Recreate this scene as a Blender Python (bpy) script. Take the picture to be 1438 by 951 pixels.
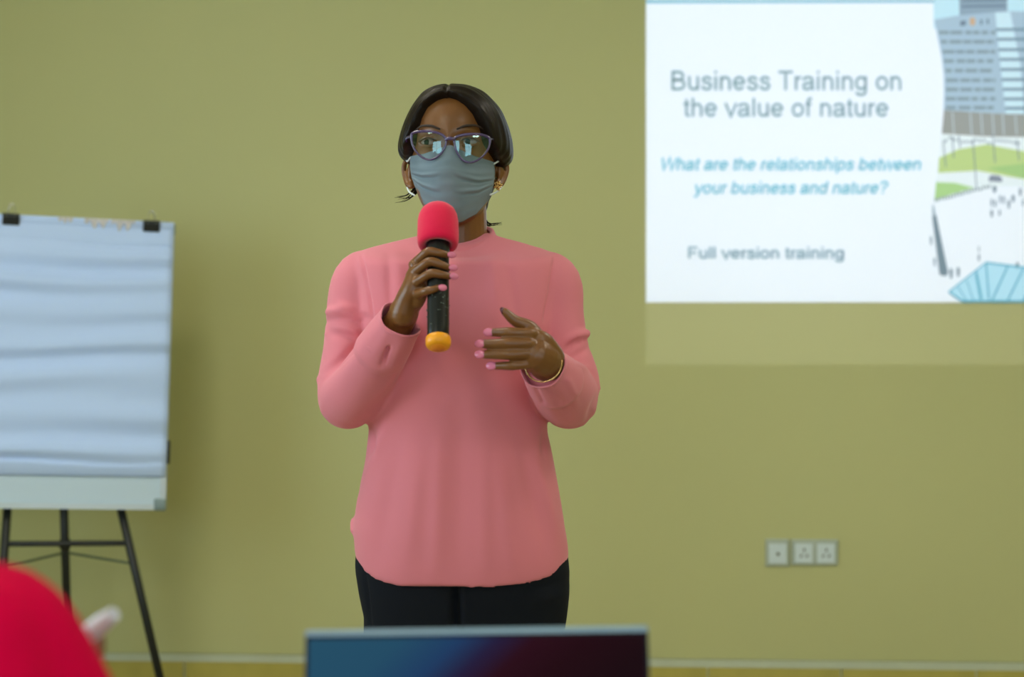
import bpy, math, random
import numpy as np
from mathutils import Vector, Matrix

random.seed(7)
rng = np.random.default_rng(7)
for o in list(bpy.data.objects):
    bpy.data.objects.remove(o, do_unlink=True)
scene = bpy.context.scene
COL = scene.collection

# ------------------------------------------------------------------ camera, world, light, exposure
FPX = 1438 * 60.0 / 36.0          # focal length in pixels of a 1438 px wide frame
CAMZ, HOR, CX = 1.2, 455.0, 719.0
cam_d = bpy.data.cameras.new('camera')
cam_d.lens = 60.0
cam_d.sensor_width = 36.0
cam_d.shift_y = (HOR - 475.5) / 1438.0
cam_d.clip_start = 0.05
cam_d.dof.use_dof = True
cam_d.dof.focus_distance = 3.12
cam_d.dof.aperture_fstop = 2.8
cam = bpy.data.objects.new('camera', cam_d)
cam.location = (0, 0, CAMZ)
cam.rotation_euler = (math.pi / 2, 0, 0)
COL.objects.link(cam)
scene.camera = cam

world = bpy.data.worlds.new('sky')
scene.world = world
world.use_nodes = True
bg = world.node_tree.nodes['Background']
bg.inputs[0].default_value = (0.66, 0.86, 1.0, 1)
SKY = 6.3
bg.inputs[1].default_value = SKY

vs = scene.view_settings
vs.view_transform = 'Standard'
vs.look = 'None'
EXPO = 0.0
vs.exposure = EXPO
vs.gamma = 1.0
vs.use_curve_mapping = False


def portal(name, loc, rot, sx, sy):
    l = bpy.data.lights.new(name, 'AREA')
    l.shape = 'RECTANGLE'
    l.size, l.size_y = sx, sy
    l.cycles.is_portal = True
    o = bpy.data.objects.new(name, l)
    o.location, o.rotation_euler = loc, rot
    COL.objects.link(o)


# room plan: x from XL to XR, y from YB to the front wall, ceiling at ZC
XL, XR, YB, ZC = -2.7, 3.3, -2.6, 2.9
WIN_L = (1.35, 3.35, 0.95, 2.25)            # window in the left wall: y0,y1,z0,z1
WIN_B = [(-2.0, -0.3, 0.95, 2.35), (0.7, 2.4, 0.95, 2.35)]   # windows in the rear wall: x0,x1,z0,z1
portal('window_left_offscreen', (XL - 0.06, (WIN_L[0] + WIN_L[1]) / 2, (WIN_L[2] + WIN_L[3]) / 2), (0, -math.pi / 2, 0), WIN_L[3] - WIN_L[2], WIN_L[1] - WIN_L[0])
for nm, w in zip(('window_back_left_offscreen', 'window_back_right_offscreen'), WIN_B):
    portal(nm, ((w[0] + w[1]) / 2, YB - 0.06, (w[2] + w[3]) / 2), (math.pi / 2, 0, 0), w[1] - w[0], w[3] - w[2])


# ------------------------------------------------------------------ helpers
def P(px, py, y):
    """world point on the sight line of pixel (px,py) at depth y"""
    return np.array([(px - CX) / FPX * y, y, CAMZ - (py - HOR) / FPX * y])


def lin(c):
    return tuple(((v / 255.0) / 12.92 if v / 255.0 <= 0.04045 else ((v / 255.0 + 0.055) / 1.055) ** 2.4) for v in c)


def mat(name, color, rough=0.6, spec=0.5, metal=0.0, noise=None, bump=None, sheen=0.0, emit=0.0, srgb=True, coat=0.0, sss=0.0):
    """noise=(scale, amount) colour mottling; bump=(scale, strength, distance)"""
    m = bpy.data.materials.new(name)
    m.use_nodes = True
    nt = m.node_tree
    b = nt.nodes['Principled BSDF']
    c = lin(color) if srgb else color
    b.inputs['Base Color'].default_value = (*c, 1)
    b.inputs['Roughness'].default_value = rough
    b.inputs['Specular IOR Level'].default_value = spec
    b.inputs['Metallic'].default_value = metal
    if sheen:
        b.inputs['Sheen Weight'].default_value = sheen
    if coat:
        b.inputs['Coat Weight'].default_value = coat
        b.inputs['Coat Roughness'].default_value = 0.1
    if sss:
        b.inputs['Subsurface Weight'].default_value = sss
        b.inputs['Subsurface Radius'].default_value = (0.01, 0.004, 0.002)
    if emit:
        b.inputs['Emission Color'].default_value = (*c, 1)
        b.inputs['Emission Strength'].default_value = emit
    if noise or bump:
        tc = nt.nodes.new('ShaderNodeTexCoord')
    if noise:
        n = nt.nodes.new('ShaderNodeTexNoise')
        n.inputs['Scale'].default_value = noise[0]
        n.inputs['Detail'].default_value = 5
        nt.links.new(tc.outputs['Object'], n.inputs['Vector'])
        mx = nt.nodes.new('ShaderNodeMix')
        mx.data_type = 'RGBA'
        a = noise[1]
        mx.inputs['A'].default_value = (*[v * (1 - a) for v in c], 1)
        mx.inputs['B'].default_value = (*[min(1, v * (1 + a)) for v in c], 1)
        nt.links.new(n.outputs['Fac'], mx.inputs['Factor'])
        nt.links.new(mx.outputs['Result'], b.inputs['Base Color'])
    if bump:
        n2 = nt.nodes.new('ShaderNodeTexNoise')
        n2.inputs['Scale'].default_value = bump[0]
        n2.inputs['Detail'].default_value = 3
        nt.links.new(tc.outputs['Object'], n2.inputs['Vector'])
        bp = nt.nodes.new('ShaderNodeBump')
        bp.inputs['Strength'].default_value = bump[1]
        bp.inputs['Distance'].default_value = bump[2]
        nt.links.new(n2.outputs['Fac'], bp.inputs['Height'])
        nt.links.new(bp.outputs['Normal'], b.inputs['Normal'])
    return m


def emat(name, color, k=1.0):
    """lamp surface: emission of a given display colour"""
    m = bpy.data.materials.new(name)
    m.use_nodes = True
    nt = m.node_tree
    nt.nodes.clear()
    e = nt.nodes.new('ShaderNodeEmission')
    e.inputs[0].default_value = (*lin(color), 1)
    e.inputs[1].default_value = k / (2 ** EXPO)
    out = nt.nodes.new('ShaderNodeOutputMaterial')
    nt.links.new(e.outputs[0], out.inputs[0])
    return m


def mkmesh(name, v, f, smooth=True):
    me = bpy.data.meshes.new(name)
    me.from_pydata([tuple(map(float, p)) for p in v], [], f)
    me.update()
    if smooth:
        me.polygons.foreach_set('use_smooth', [True] * len(me.polygons))
    return me


def link(name, me, m=None, parent=None, label=None, cat=None, group=None, kind=None):
    o = bpy.data.objects.new(name, me)
    COL.objects.link(o)
    if m is not None and me is not None:
        me.materials.clear()
        me.materials.append(m)
    if parent is not None:
        o.parent = parent
    for k, val in (('label', label), ('category', cat), ('group', group), ('kind', kind)):
        if val:
            o[k] = val
    return o


def thing(name, loc, label, cat, group=None):
    o = link(name, None, None, None, label, cat, group)
    o.location = loc
    o.empty_display_size = 0.1
    ROOTS[o.name] = Vector(loc)
    return o


ROOTS = {}


def part(name, geo, m, parent, smooth=True, label=None, kind=None):
    """geo=(verts in world space, faces) stored relative to the thing's base"""
    v, f = geo
    base = parent
    off = Vector((0, 0, 0))
    while base is not None:
        off = off + Vector(base.location)
        base = base.parent
    v = np.asarray(v, float) - np.array(off)
    return link(name, mkmesh(name, v, f, smooth), m, parent, label=label, kind=kind)


def join(parts):
    V, F, n = [], [], 0
    for v, f in parts:
        v = np.asarray(v, float)
        V.append(v)
        F += [tuple(i + n for i in q) for q in f]
        n += len(v)
    return np.vstack(V), F


def cat_interp(pts, n):
    """Catmull-Rom through pts (N,k), n samples per span"""
    p = np.asarray(pts, float)
    if p.ndim == 1:
        p = p[:, None]
    q = np.vstack([2 * p[0] - p[1], p, 2 * p[-1] - p[-2]])
    out = []
    for i in range(1, len(q) - 2):
        for t in np.linspace(0, 1, n, endpoint=False):
            a, b, c, d = q[i - 1], q[i], q[i + 1], q[i + 2]
            out.append(0.5 * ((2 * b) + (c - a) * t + (2 * a - 5 * b + 4 * c - d) * t * t + (3 * b - a - 3 * c + d) * t ** 3))
    out.append(q[-2])
    return np.array(out)


def tube(pts, rad, n=16, res=5, up=(0, 0, 1), caps=True, roundcap=True, closed=False):
    """tube through pts; rad: list of r or (a,b): a across (perpendicular to up), b along up"""
    pts = np.asarray(pts, float)
    rad = np.asarray(rad, float)
    if rad.ndim == 0:
        rad = np.full(len(pts), float(rad))
    if rad.ndim == 1:
        rad = np.stack([rad, rad], 1)
    if closed:
        c = pts
        r = rad
    else:
        c = cat_interp(pts, res)
        r = np.maximum(cat_interp(rad, res), 1e-4)
    N = len(c)
    T = np.zeros_like(c)
    if closed:
        T = np.roll(c, -1, 0) - np.roll(c, 1, 0)
    else:
        T[1:-1] = c[2:] - c[:-2]
        T[0] = c[1] - c[0]
        T[-1] = c[-1] - c[-2]
    T /= np.linalg.norm(T, axis=1)[:, None] + 1e-12
    up = np.asarray(up, float)
    rings = []
    lastB = None
    ang = np.linspace(0, 2 * math.pi, n, endpoint=False)

    def ring(cc, t, rr):
        nonlocal lastB
        B = np.cross(t, up)
        if np.linalg.norm(B) < 0.15 and lastB is not None:
            B = lastB - t * np.dot(lastB, t)
        if np.linalg.norm(B) < 1e-6:
            B = np.cross(t, (1, 0, 0))
        B /= np.linalg.norm(B)
        if lastB is not None and np.dot(B, lastB) < 0 and not closed:
            B = -B
        lastB = B
        U = np.cross(B, t)
        return cc + np.outer(np.cos(ang) * rr[0], B) + np.outer(np.sin(ang) * rr[1], U)
    if caps and roundcap and not closed:
        for s in (0.08, 0.3, 0.6, 0.87):
            rings.append(ring(c[0] - T[0] * min(r[0]) * math.sqrt(1 - s * s), T[0], r[0] * s))
    for i in range(N):
        rings.append(ring(c[i], T[i], r[i]))
    if caps and roundcap and not closed:
        for s in (0.87, 0.6, 0.3, 0.08):
            rings.append(ring(c[-1] + T[-1] * min(r[-1]) * math.sqrt(1 - s * s), T[-1], r[-1] * s))
    return loft(rings, caps and not closed, closed)


def loft(rings, caps=True, loop=False):
    n = len(rings[0])
    M = len(rings)
    V = np.vstack(rings)
    F = []
    for i in range(M if loop else M - 1):
        a, b = i * n, ((i + 1) % M) * n
        for j in range(n):
            k = (j + 1) % n
            F.append((a + j, a + k, b + k, b + j))
    if caps:
        F.append(tuple(range(n - 1, -1, -1)))
        F.append(tuple((M - 1) * n + j for j in range(n)))
    return V, F


def ball(c, r, nu=16, nv=10, rot=None):
    r = np.broadcast_to(np.asarray(r, float), (3,))
    rings = []
    for i in range(nv + 1):
        t = math.pi * (i + 0.02) / (nv + 0.04)
        a = np.linspace(0, 2 * math.pi, nu, endpoint=False)
        p = np.stack([np.sin(t) * np.cos(a) * r[0], np.sin(t) * np.sin(a) * r[1], np.full(nu, np.cos(t) * r[2])], 1)
        if rot is not None:
            p = p @ np.array(rot).T
        rings.append(p + np.asarray(c))
    return loft(rings)


def box(c, s, M=None, bev=0.0):
    """box with centre c, size s, optionally bevelled edges; M 3x3 rotation about c"""
    c = np.asarray(c, float)
    h = np.asarray(s, float) / 2
    if bev <= 0:
        v = np.array([[sx, sy, sz] for sz in (-1, 1) for sy in (-1, 1) for sx in (-1, 1)], float) * h
        f = [(0, 2, 3, 1), (4, 5, 7, 6), (0, 1, 5, 4), (2, 6, 7, 3), (0, 4, 6, 2), (1, 3, 7, 5)]
    else:
        b = min(bev, min(h) * 0.95)
        pts = []
        rings = []
        for z, ins in ((-h[2], b), (-h[2] + b, 0), (h[2] - b, 0), (h[2], b)):
            x, y = h[0] - ins, h[1] - ins
            k = b if ins == 0 else b * 0.5
            rings.append(np.array([[x - k, -y, z], [x, -y + k, z], [x, y - k, z], [x - k, y, z], [-x + k, y, z], [-x, y - k, z], [-x, -y + k, z], [-x + k, -y, z]]))
        v, f = loft(rings)
    if M is not None:
        v = v @ np.array(M).T
    return v + c, f


def superring(cx, cy, z, hw, fr, bk, n=64, p=2.3):
    a = np.linspace(0, 2 * math.pi, n, endpoint=False)
    ca, sa = np.cos(a), np.sin(a)
    x = hw * np.sign(ca) * np.abs(ca) ** (2 / p)
    yy = np.sign(sa) * np.abs(sa) ** (2 / p)
    y = np.where(yy < 0, yy * fr, yy * bk)
    return np.stack([cx + x, cy + y, np.full(n, z)], 1)


def fuse(geo_parts, voxel, smooth=4, factor=0.5):
    """one continuous skin over overlapping closed shells"""
    v, f = join(geo_parts)
    me = mkmesh('tmp', v, f)
    o = bpy.data.objects.new('tmp', me)
    COL.objects.link(o)
    r = o.modifiers.new('r', 'REMESH')
    r.mode = 'VOXEL'
    r.voxel_size = voxel
    if smooth:
        s = o.modifiers.new('s', 'SMOOTH')
        s.factor = factor
        s.iterations = smooth
    dg = bpy.context.evaluated_depsgraph_get()
    dg.update()
    ev = o.evaluated_get(dg)
    m2 = ev.to_mesh()
    n = len(m2.vertices)
    co = np.empty(n * 3)
    m2.vertices.foreach_get('co', co)
    no = np.empty(n * 3)
    m2.vertices.foreach_get('normal', no)
    faces = [tuple(p.vertices) for p in m2.polygons]
    ev.to_mesh_clear()
    bpy.data.objects.remove(o, do_unlink=True)
    bpy.data.meshes.remove(me)
    return co.reshape(-1, 3), no.reshape(-1, 3), faces


def proj(v):
    v = np.asarray(v)
    return CX + v[:, 0] * FPX / v[:, 1], HOR + (CAMZ - v[:, 2]) * FPX / v[:, 1]


def segdist(px, py, a, b):
    a = np.asarray(a, float)
    b = np.asarray(b, float)
    d = b - a
    t = np.clip(((px - a[0]) * d[0] + (py - a[1]) * d[1]) / (d @ d), 0, 1)
    return np.hypot(px - a[0] - t * d[0], py - a[1] - t * d[1]), t


def crease(v, no, lines, lim=0.25):
    """cloth folds: raised or sunk soft lines on the front of a garment"""
    px, py = proj(v)
    w = np.clip((lim - no[:, 1]) / 0.4, 0, 1)
    disp = np.zeros(len(v))
    for a, b, sig, amp in lines:
        d, t = segdist(px, py, a, b)
        disp += amp * np.exp(-(d / sig) ** 2) * np.sin(np.clip(t * 0.9 + 0.05, 0, 1) * math.pi) ** 0.6
    return v + no * (disp * w)[:, None]


# ------------------------------------------------------------------ materials
M = {}
M['wall'] = mat('olive_cream_paint', (194, 193, 136), 0.55, 0.35, noise=(1.3, 0.035), bump=(160, 0.12, 0.002))
M['ceiling'] = mat('ceiling_paint', (228, 226, 212), 0.8, noise=(3, 0.02))
M['floor'] = mat('beige_floor', (176, 160, 120), 0.35, noise=(4, 0.1))
M['tile'] = mat('skirting_tile', (186, 172, 84), 0.35, noise=(14, 0.2))
M['grout'] = mat('pale_grout', (196, 202, 176), 0.7, noise=(12, 0.08))
M['frame'] = mat('window_frame', (220, 220, 214), 0.5, noise=(9, 0.03))
M['socket'] = mat('socket_plastic', (212, 224, 226), 0.35, noise=(60, 0.03))
M['plate'] = mat('socket_plate', (176, 186, 172), 0.4, noise=(60, 0.03))
M['slot'] = mat('socket_slot', (60, 66, 48), 0.6, noise=(60, 0.1))
M['black'] = mat('black_metal', (22, 26, 24), 0.45, noise=(40, 0.15))
M['brace'] = mat('thin_brace', (88, 100, 72), 0.5, noise=(40, 0.1))
M['board'] = mat('white_board', (190, 208, 220), 0.35, noise=(5, 0.04))
M['boardframe'] = mat('aluminium_trim', (190, 198, 200), 0.4, metal=0.3, noise=(20, 0.05))
M['corner'] = mat('grey_corner', (128, 146, 146), 0.5, noise=(30, 0.05))
M['paper'] = mat('flip_chart_paper', (192, 214, 252), 0.75, 0.3, noise=(3, 0.02))
M['torn'] = mat('torn_paper', (200, 196, 196), 0.8, noise=(18, 0.12))
M['skin'] = mat('dark_brown_skin', (120, 76, 36), 0.36, 0.5, noise=(30, 0.09), bump=(420, 0.08, 0.0006), sss=0.05)
M['nail'] = mat('pink_nail', (226, 124, 158), 0.22, 0.5, noise=(80, 0.03), coat=0.3)
M['darknail'] = mat('dark_thumb_nail', (92, 38, 50), 0.25, noise=(80, 0.05))
M['blouse'] = mat('salmon_crepe', (222, 127, 140), 0.78, 0.25, noise=(6, 0.03), bump=(900, 0.25, 0.0006), sheen=0.15)
M['trousers'] = mat('navy_black_trousers', (15, 19, 28), 0.85, 0.2, noise=(12, 0.12), bump=(700, 0.2, 0.0006))
M['mask'] = mat('grey_mask_cloth', (120, 136, 146), 0.85, 0.2, noise=(40, 0.04), bump=(800, 0.2, 0.0004))
M['loop'] = mat('white_elastic', (216, 222, 222), 0.7, noise=(90, 0.03))
M['specs'] = mat('purple_acetate', (70, 52, 98), 0.2, 0.6, noise=(60, 0.15), coat=0.5)
M['gold'] = mat('gold_crystal', (232, 196, 130), 0.18, metal=0.85, noise=(200, 0.2))
M['silver'] = mat('silver_metal', (214, 214, 208), 0.2, metal=0.9, noise=(90, 0.05))
M['eye'] = mat('eye_white', (168, 156, 146), 0.4, 0.2, noise=(90, 0.04))
M['iris'] = mat('dark_iris', (10, 7, 6), 0.3, 0.1, noise=(300, 0.2))
M['brow'] = mat('eyebrow_hair', (50, 32, 20), 0.7, noise=(200, 0.2))
M['foam'] = mat('red_foam', (226, 26, 72), 0.95, 0.1, noise=(60, 0.05), bump=(600, 0.6, 0.001), sheen=0.3)
M['handle'] = mat('scuffed_black_handle', (13, 16, 15), 0.3, 0.4, noise=(160, 0.6))
M['speck'] = mat('scuff', (96, 108, 100), 0.6, noise=(300, 0.3))
M['orange'] = mat('orange_cap', (250, 164, 18), 0.4, noise=(50, 0.05))
M['orange2'] = mat('orange_cap_end', (238, 140, 14), 0.5, noise=(50, 0.05))
M['red'] = mat('red_shirt', (212, 0, 62), 0.85, 0.06, noise=(9, 0.04), bump=(300, 0.2, 0.0008))
M['white'] = mat('white_paper', (238, 240, 248), 0.7, noise=(20, 0.02))
M['wood'] = mat('brown_table', (120, 84, 52), 0.45, noise=(8, 0.2))
M['laptop'] = mat('silver_laptop', (140, 166, 182), 0.45, metal=0.2, noise=(70, 0.03))
M['bezel'] = mat('dark_bezel', (24, 12, 26), 0.5, 0.15, noise=(50, 0.1))
M['key'] = mat('dark_key', (30, 30, 34), 0.5, noise=(60, 0.1))
M['shoe'] = mat('black_shoe', (18, 18, 20), 0.35, noise=(30, 0.1))
M['plastic'] = mat('dark_chair', (52, 48, 46), 0.5, noise=(20, 0.08))
M['lamp'] = emat('lamp_diffuser', (255, 248, 232), 17.5)


def hair_material():
    m = bpy.data.materials.new('black_brown_hair')
    m.use_nodes = True
    nt = m.node_tree
    b = nt.nodes['Principled BSDF']
    b.inputs['Roughness'].default_value = 0.36
    b.inputs['Specular IOR Level'].default_value = 0.16
    at = nt.nodes.new('ShaderNodeAttribute')
    at.attribute_name = 'strand'
    n = nt.nodes.new('ShaderNodeTexNoise')
    n.inputs['Scale'].default_value = 1.0
    n.inputs['Detail'].default_value = 4
    nt.links.new(at.outputs['Vector'], n.inputs['Vector'])
    mx = nt.nodes.new('ShaderNodeMix')
    mx.data_type = 'RGBA'
    mx.inputs['A'].default_value = (*lin((9, 7, 5)), 1)
    mx.inputs['B'].default_value = (*lin((38, 26, 17)), 1)
    nt.links.new(n.outputs['Fac'], mx.inputs['Factor'])
    nt.links.new(mx.outputs['Result'], b.inputs['Base Color'])
    bp = nt.nodes.new('ShaderNodeBump')
    bp.inputs['Strength'].default_value = 0.6
    bp.inputs['Distance'].default_value = 0.0015
    nt.links.new(n.outputs['Fac'], bp.inputs['Height'])
    nt.links.new(bp.outputs['Normal'], b.inputs['Normal'])
    return m


M['hair'] = hair_material()


def lens_material():
    m = bpy.data.materials.new('coated_lens')
    m.use_nodes = True
    nt = m.node_tree
    nt.nodes.clear()
    tr = nt.nodes.new('ShaderNodeBsdfTransparent')
    tr.inputs[0].default_value = (0.93, 0.95, 0.97, 1)
    gl = nt.nodes.new('ShaderNodeBsdfGlossy')
    gl.inputs['Color'].default_value = (0.55, 0.95, 0.95, 1)
    gl.inputs['Roughness'].default_value = 0.02
    fr = nt.nodes.new('ShaderNodeFresnel')
    fr.inputs[0].default_value = 1.6
    mul = nt.nodes.new('ShaderNodeMath')
    mul.operation = 'MULTIPLY_ADD'
    mul.inputs[1].default_value = 1.0
    mul.inputs[2].default_value = 0.02
    nt.links.new(fr.outputs[0], mul.inputs[0])
    mix = nt.nodes.new('ShaderNodeMixShader')
    nt.links.new(mul.outputs[0], mix.inputs[0])
    nt.links.new(tr.outputs[0], mix.inputs[1])
    nt.links.new(gl.outputs[0], mix.inputs[2])
    out = nt.nodes.new('ShaderNodeOutputMaterial')
    nt.links.new(mix.outputs[0], out.inputs[0])
    return m


M['lens'] = lens_material()

# ------------------------------------------------------------------ the room
WK = -0.0546                      # the front wall is turned a little: y = WY + WK * x
WY = 5.519
wn = np.array([WK, -1.0, 0.0])
wn /= np.linalg.norm(wn)          # wall normal, towards the room
wu = np.array([1.0, WK, 0.0])
wu /= np.linalg.norm(wu)


def W(px, py, off=0.0):
    """point on the front wall seen at pixel (px,py), lifted off the wall by off"""
    d = np.array([(px - CX) / FPX, 1.0, -(py - HOR) / FPX])
    o = np.array([0, 0, CAMZ])
    p0 = np.array([0, WY, 0])
    t = wn @ (p0 - o) / (wn @ d)
    return o + d * t + wn * off


def WU(u, z, off=0.0):
    return np.array([0, WY, 0]) + wu * u + np.array([0, 0, z]) + wn * off


def wallbox(u0, u1, z0, z1, o0, o1):
    v = [WU(u, z, o) for z in (z0, z1) for o in (o0, o1) for u in (u0, u1)]
    return np.array(v), [(0, 1, 3, 2), (4, 6, 7, 5), (0, 4, 5, 1), (2, 3, 7, 6), (0, 2, 6, 4), (1, 5, 7, 3)]


def structure(name, geo, m):
    return link(name, mkmesh(name, geo[0], geo[1], False), m, kind='structure')


T = 0.12
structure('wall_front', wallbox(XL - 0.3, XR + 0.3, 0, ZC, 0.0, -T), M['wall'])
structure('floor', box(((XL + XR) / 2, (YB + 5.9) / 2, -0.05), (XR - XL + 0.3, 5.9 - YB + 0.3, 0.1)), M['floor'])
structure('ceiling', box(((XL + XR) / 2, (YB + 5.9) / 2, ZC + 0.05), (XR - XL + 0.3, 5.9 - YB + 0.3, 0.1)), M['ceiling'])
YF = 5.9
structure('wall_right', box((XR + T / 2, (YB + 5.35) / 2, ZC / 2), (T, 5.35 - YB, ZC)), M['wall'])
y0, y1, z0, z1 = WIN_L
xc = XL - T / 2
structure('wall_left', join([
    box((xc, (YB + y0) / 2, ZC / 2), (T, y0 - YB, ZC)), box((xc, (y1 + 5.66) / 2, ZC / 2), (T, 5.66 - y1, ZC)),
    box((xc, (y0 + y1) / 2, z0 / 2), (T, y1 - y0, z0)), box((xc, (y0 + y1) / 2, (z1 + ZC) / 2), (T, y1 - y0, ZC - z1))]), M['wall'])
yc = YB - T / 2
segs = []
xs = [XL]
for w in WIN_B:
    segs.append(box(((xs[-1] + w[0]) / 2, yc, ZC / 2), (w[0] - xs[-1], T, ZC)))
    segs.append(box(((w[0] + w[1]) / 2, yc, w[2] / 2), (w[1] - w[0], T, w[2])))
    segs.append(box(((w[0] + w[1]) / 2, yc, (w[3] + ZC) / 2), (w[1] - w[0], T, ZC - w[3])))
    xs.append(w[1])
segs.append(box(((xs[-1] + XR) / 2, yc, ZC / 2), (XR - xs[-1], T, ZC)))
structure('wall_back', join(segs), M['wall'])
# window frames
fw = 0.05
for i, w in enumerate(WIN_B):
    a, b, c, d = w
    g = [box(((a + b) / 2, yc, c + fw / 2), (b - a, 0.06, fw)), box(((a + b) / 2, yc, d - fw / 2), (b - a, 0.06, fw))]
    for x in (a + fw / 2, (a + b) / 2, b - fw / 2):
        g.append(box((x, yc, (c + d) / 2), (fw, 0.06, d - c)))
    structure('window_%d' % (i + 1), join(g), M['frame'])
a, b, c, d = WIN_L
g = [box((xc, (a + b) / 2, c + fw / 2), (0.06, b - a, fw)), box((xc, (a + b) / 2, d - fw / 2), (0.06, b - a, fw))]
for y in (a + fw / 2, (a + b) / 2, b - fw / 2):
    g.append(box((xc, y, (c + d) / 2), (0.06, fw, d - c)))
structure('window_3', join(g), M['frame'])

# tiled skirting on the front wall
base = structure('baseboard_front', wallbox(XL, XR, 0, 0.122, 0.0, 0.004), M['grout'])
zt = 0.098
tl = 0.425
joint0 = (W(993.6, 930) - np.array([0, WY, 0])) @ wu
k0 = int(math.floor((XL - joint0) / tl))
shared = None
for k in range(k0, k0 + 16):
    u0, u1 = joint0 + k * tl + 0.003, joint0 + (k + 1) * tl - 0.003
    if u1 > XR + 0.2 or u0 < XL - 0.2:
        continue
    if shared is None:
        v, f = wallbox(0, u1 - u0, 0.0, zt, 0.0, 0.010)
        shared = mkmesh('tile', v - WU(0, 0, 0), f, False)
    o = link('tile', shared, M['tile'], base)
    o.location = WU(u0, 0.001, 0)
# pale capping strip above the tiles
link('capping_strip', mkmesh('capping_strip', *wallbox(XL, XR, zt, 0.122, 0.0, 0.011), False), M['grout'], base)

# ceiling lamps
for nm, x, y in (('rear_left', -1.3, 0.6), ('rear_right', 1.5, 0.6), ('front_left', -1.0, 3.2), ('front_right', 1.5, 3.2)):
    t = thing('ceiling_light_%s_offscreen' % nm, (x, y, ZC), 'white rectangular ceiling light panel', 'ceiling light', 'ceiling light panels')
    part('housing', box((x, y, ZC - 0.02), (0.64, 0.64, 0.04)), M['frame'], t, False)
    part('diffuser_%s_offscreen' % nm, box((x, y, ZC - 0.043), (0.56, 0.56, 0.008)), M['lamp'], t, False)

# ------------------------------------------------------------------ projected slide: the projected light is painted as matt coloured sheets
S = thing('projected_slide', WU(0, 0, 0), 'bright projected training slide with building photo on the olive wall', 'projection')
SCOLS = {}


def smat(c, k=1.0):
    key = (c, k)
    if key not in SCOLS:
        SCOLS[key] = mat('slide_%d_%d_%d' % c, c, 0.95, 0.0)
    return SCOLS[key]


def sheet(name, polys, color, off, k=1.0, kind=None):
    V, F = [], []
    for poly in polys:
        n = len(V)
        V += [W(x, y, off) for x, y in poly]
        F.append(tuple(range(n, n + len(poly))))
    m = color if not isinstance(color, tuple) else smat(color, k)
    return part(name, (V, F), m, S, False, kind=kind)


RX = 1640
bgm = smat((240, 248, 248))
part('slide_background', (np.array([W(907, -130, 0.004), W(RX, -130, 0.004), W(RX, 425, 0.004), W(907, 425, 0.004),
                                    W(907, -130, 0.0), W(RX, -130, 0.0), W(RX, 425, 0.0), W(907, 425, 0.0)]),
     [(0, 3, 2, 1), (0, 1, 5, 4), (1, 2, 6, 5), (2, 3, 7, 6), (3, 0, 4, 7)]), bgm, S, False)
sheet('header_line', [[(907, 0), (1312, 0), (1312, 4), (907, 5)]], (140, 196, 206), 0.0045)
# photograph on the slide
sheet('sky_patch', [[(1309, -130), (RX, -130), (RX, 40), (1311, 40)]], (196, 232, 236), 0.0045)
sheet('tower_block', [[(1345, -60), (1414, -60), (1414, 20), (1347, 22)]], (148, 170, 180), 0.005)
sheet('tower_stripe', [[(1350, y), (1412, y - 1), (1412, y + 2), (1350, y + 3)] for y in (-50, -40, -30, -20, -10, 0, 8)], (118, 138, 148), 0.0055, kind='stuff')
curve = [(1311, 28), (1315, 45), (1318, 60), (1322, 80), (1325, 106), (1325.5, 130), (1324.5, 162), (1322, 190)]
sheet('building_facade', [[(1311, 28), (1345, 22), (1400, 17), (1420, 16), (RX, 24), (RX, 192), (1322, 190)] + curve[::-1][1:-1]], (172, 197, 206), 0.0055)
sheet('building_bay', [[(1397, 18), (1418, 17), (1432, 90), (1438, 160), (1412, 160), (1404, 90)]], (206, 234, 236), 0.006)
ws, ws2, mull = [], [], []
for i, y in enumerate((46, 59, 73, 86, 99.5, 113, 126, 139, 151.5)):
    xl = np.interp(y, [28, 60, 106, 162], [1312, 1319, 1326, 1325.5])
    x = xl + 2
    while x < 1396:
        wd = random.choice((9, 12, 14, 17))
        ws.append([(x, y - 2.2), (min(x + wd, 1397), y - 2.2), (min(x + wd, 1397), y + 2.4), (x, y + 2.4)])
        x += wd + random.choice((2, 3, 4))
    sh = np.interp(y, [46, 151], [-4, 1])
    ws2.append([(1398 + i * 1.6, y + sh - 2), (RX, y + sh - 3), (RX, y + sh + 1.5), (1398 + i * 1.6, y + sh + 2)])
sheet('window_strip', ws, (140, 158, 162), 0.0062, kind='stuff')
sheet('window_band', ws2, (126, 152, 164), 0.0064, kind='stuff')
sheet('roof_sign', [[(1348, 30), (1356, 29), (1356, 36), (1348, 37)], [(1376, 28), (1379, 28), (1379, 35), (1376, 35)], [(1385, 27), (1388, 27), (1388, 34), (1385, 34)]], (120, 138, 150), 0.0062, kind='stuff')
sheet('roof_emblem', [[(1361, 27), (1365, 24), (1369, 27), (1369, 34), (1365, 37), (1361, 34)]], (206, 176, 140), 0.0063)
sheet('building_base', [[(1325, 155), (1400, 160), (RX, 168), (RX, 196), (1380, 192), (1322, 188)]], (158, 162, 152), 0.0063)
sheet('base_column', [[(x, 158), (x + 2, 158), (x + 4, 190), (x + 2, 190)] for x in (1336, 1361, 1376, 1392, 1406, 1424)], (186, 200, 200), 0.0066, kind='stuff')
sheet('street', [[(1322, 186), (1380, 192), (RX, 196), (RX, 262), (1400, 262), (1310, 284), (1318, 222)]], (232, 243, 238), 0.0058)
sheet('lawn', [[(1318, 222), (1345, 210), (1385, 203), (1438, 213), (RX, 236), (RX, 262), (1438, 252), (1372, 240), (1317, 243)]], (190, 212, 138), 0.0062)
sheet('lawn_strip', [[(1314, 256), (1340, 257), (1368, 264), (1340, 272), (1312, 281)]], (174, 212, 140), 0.0062)
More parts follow.
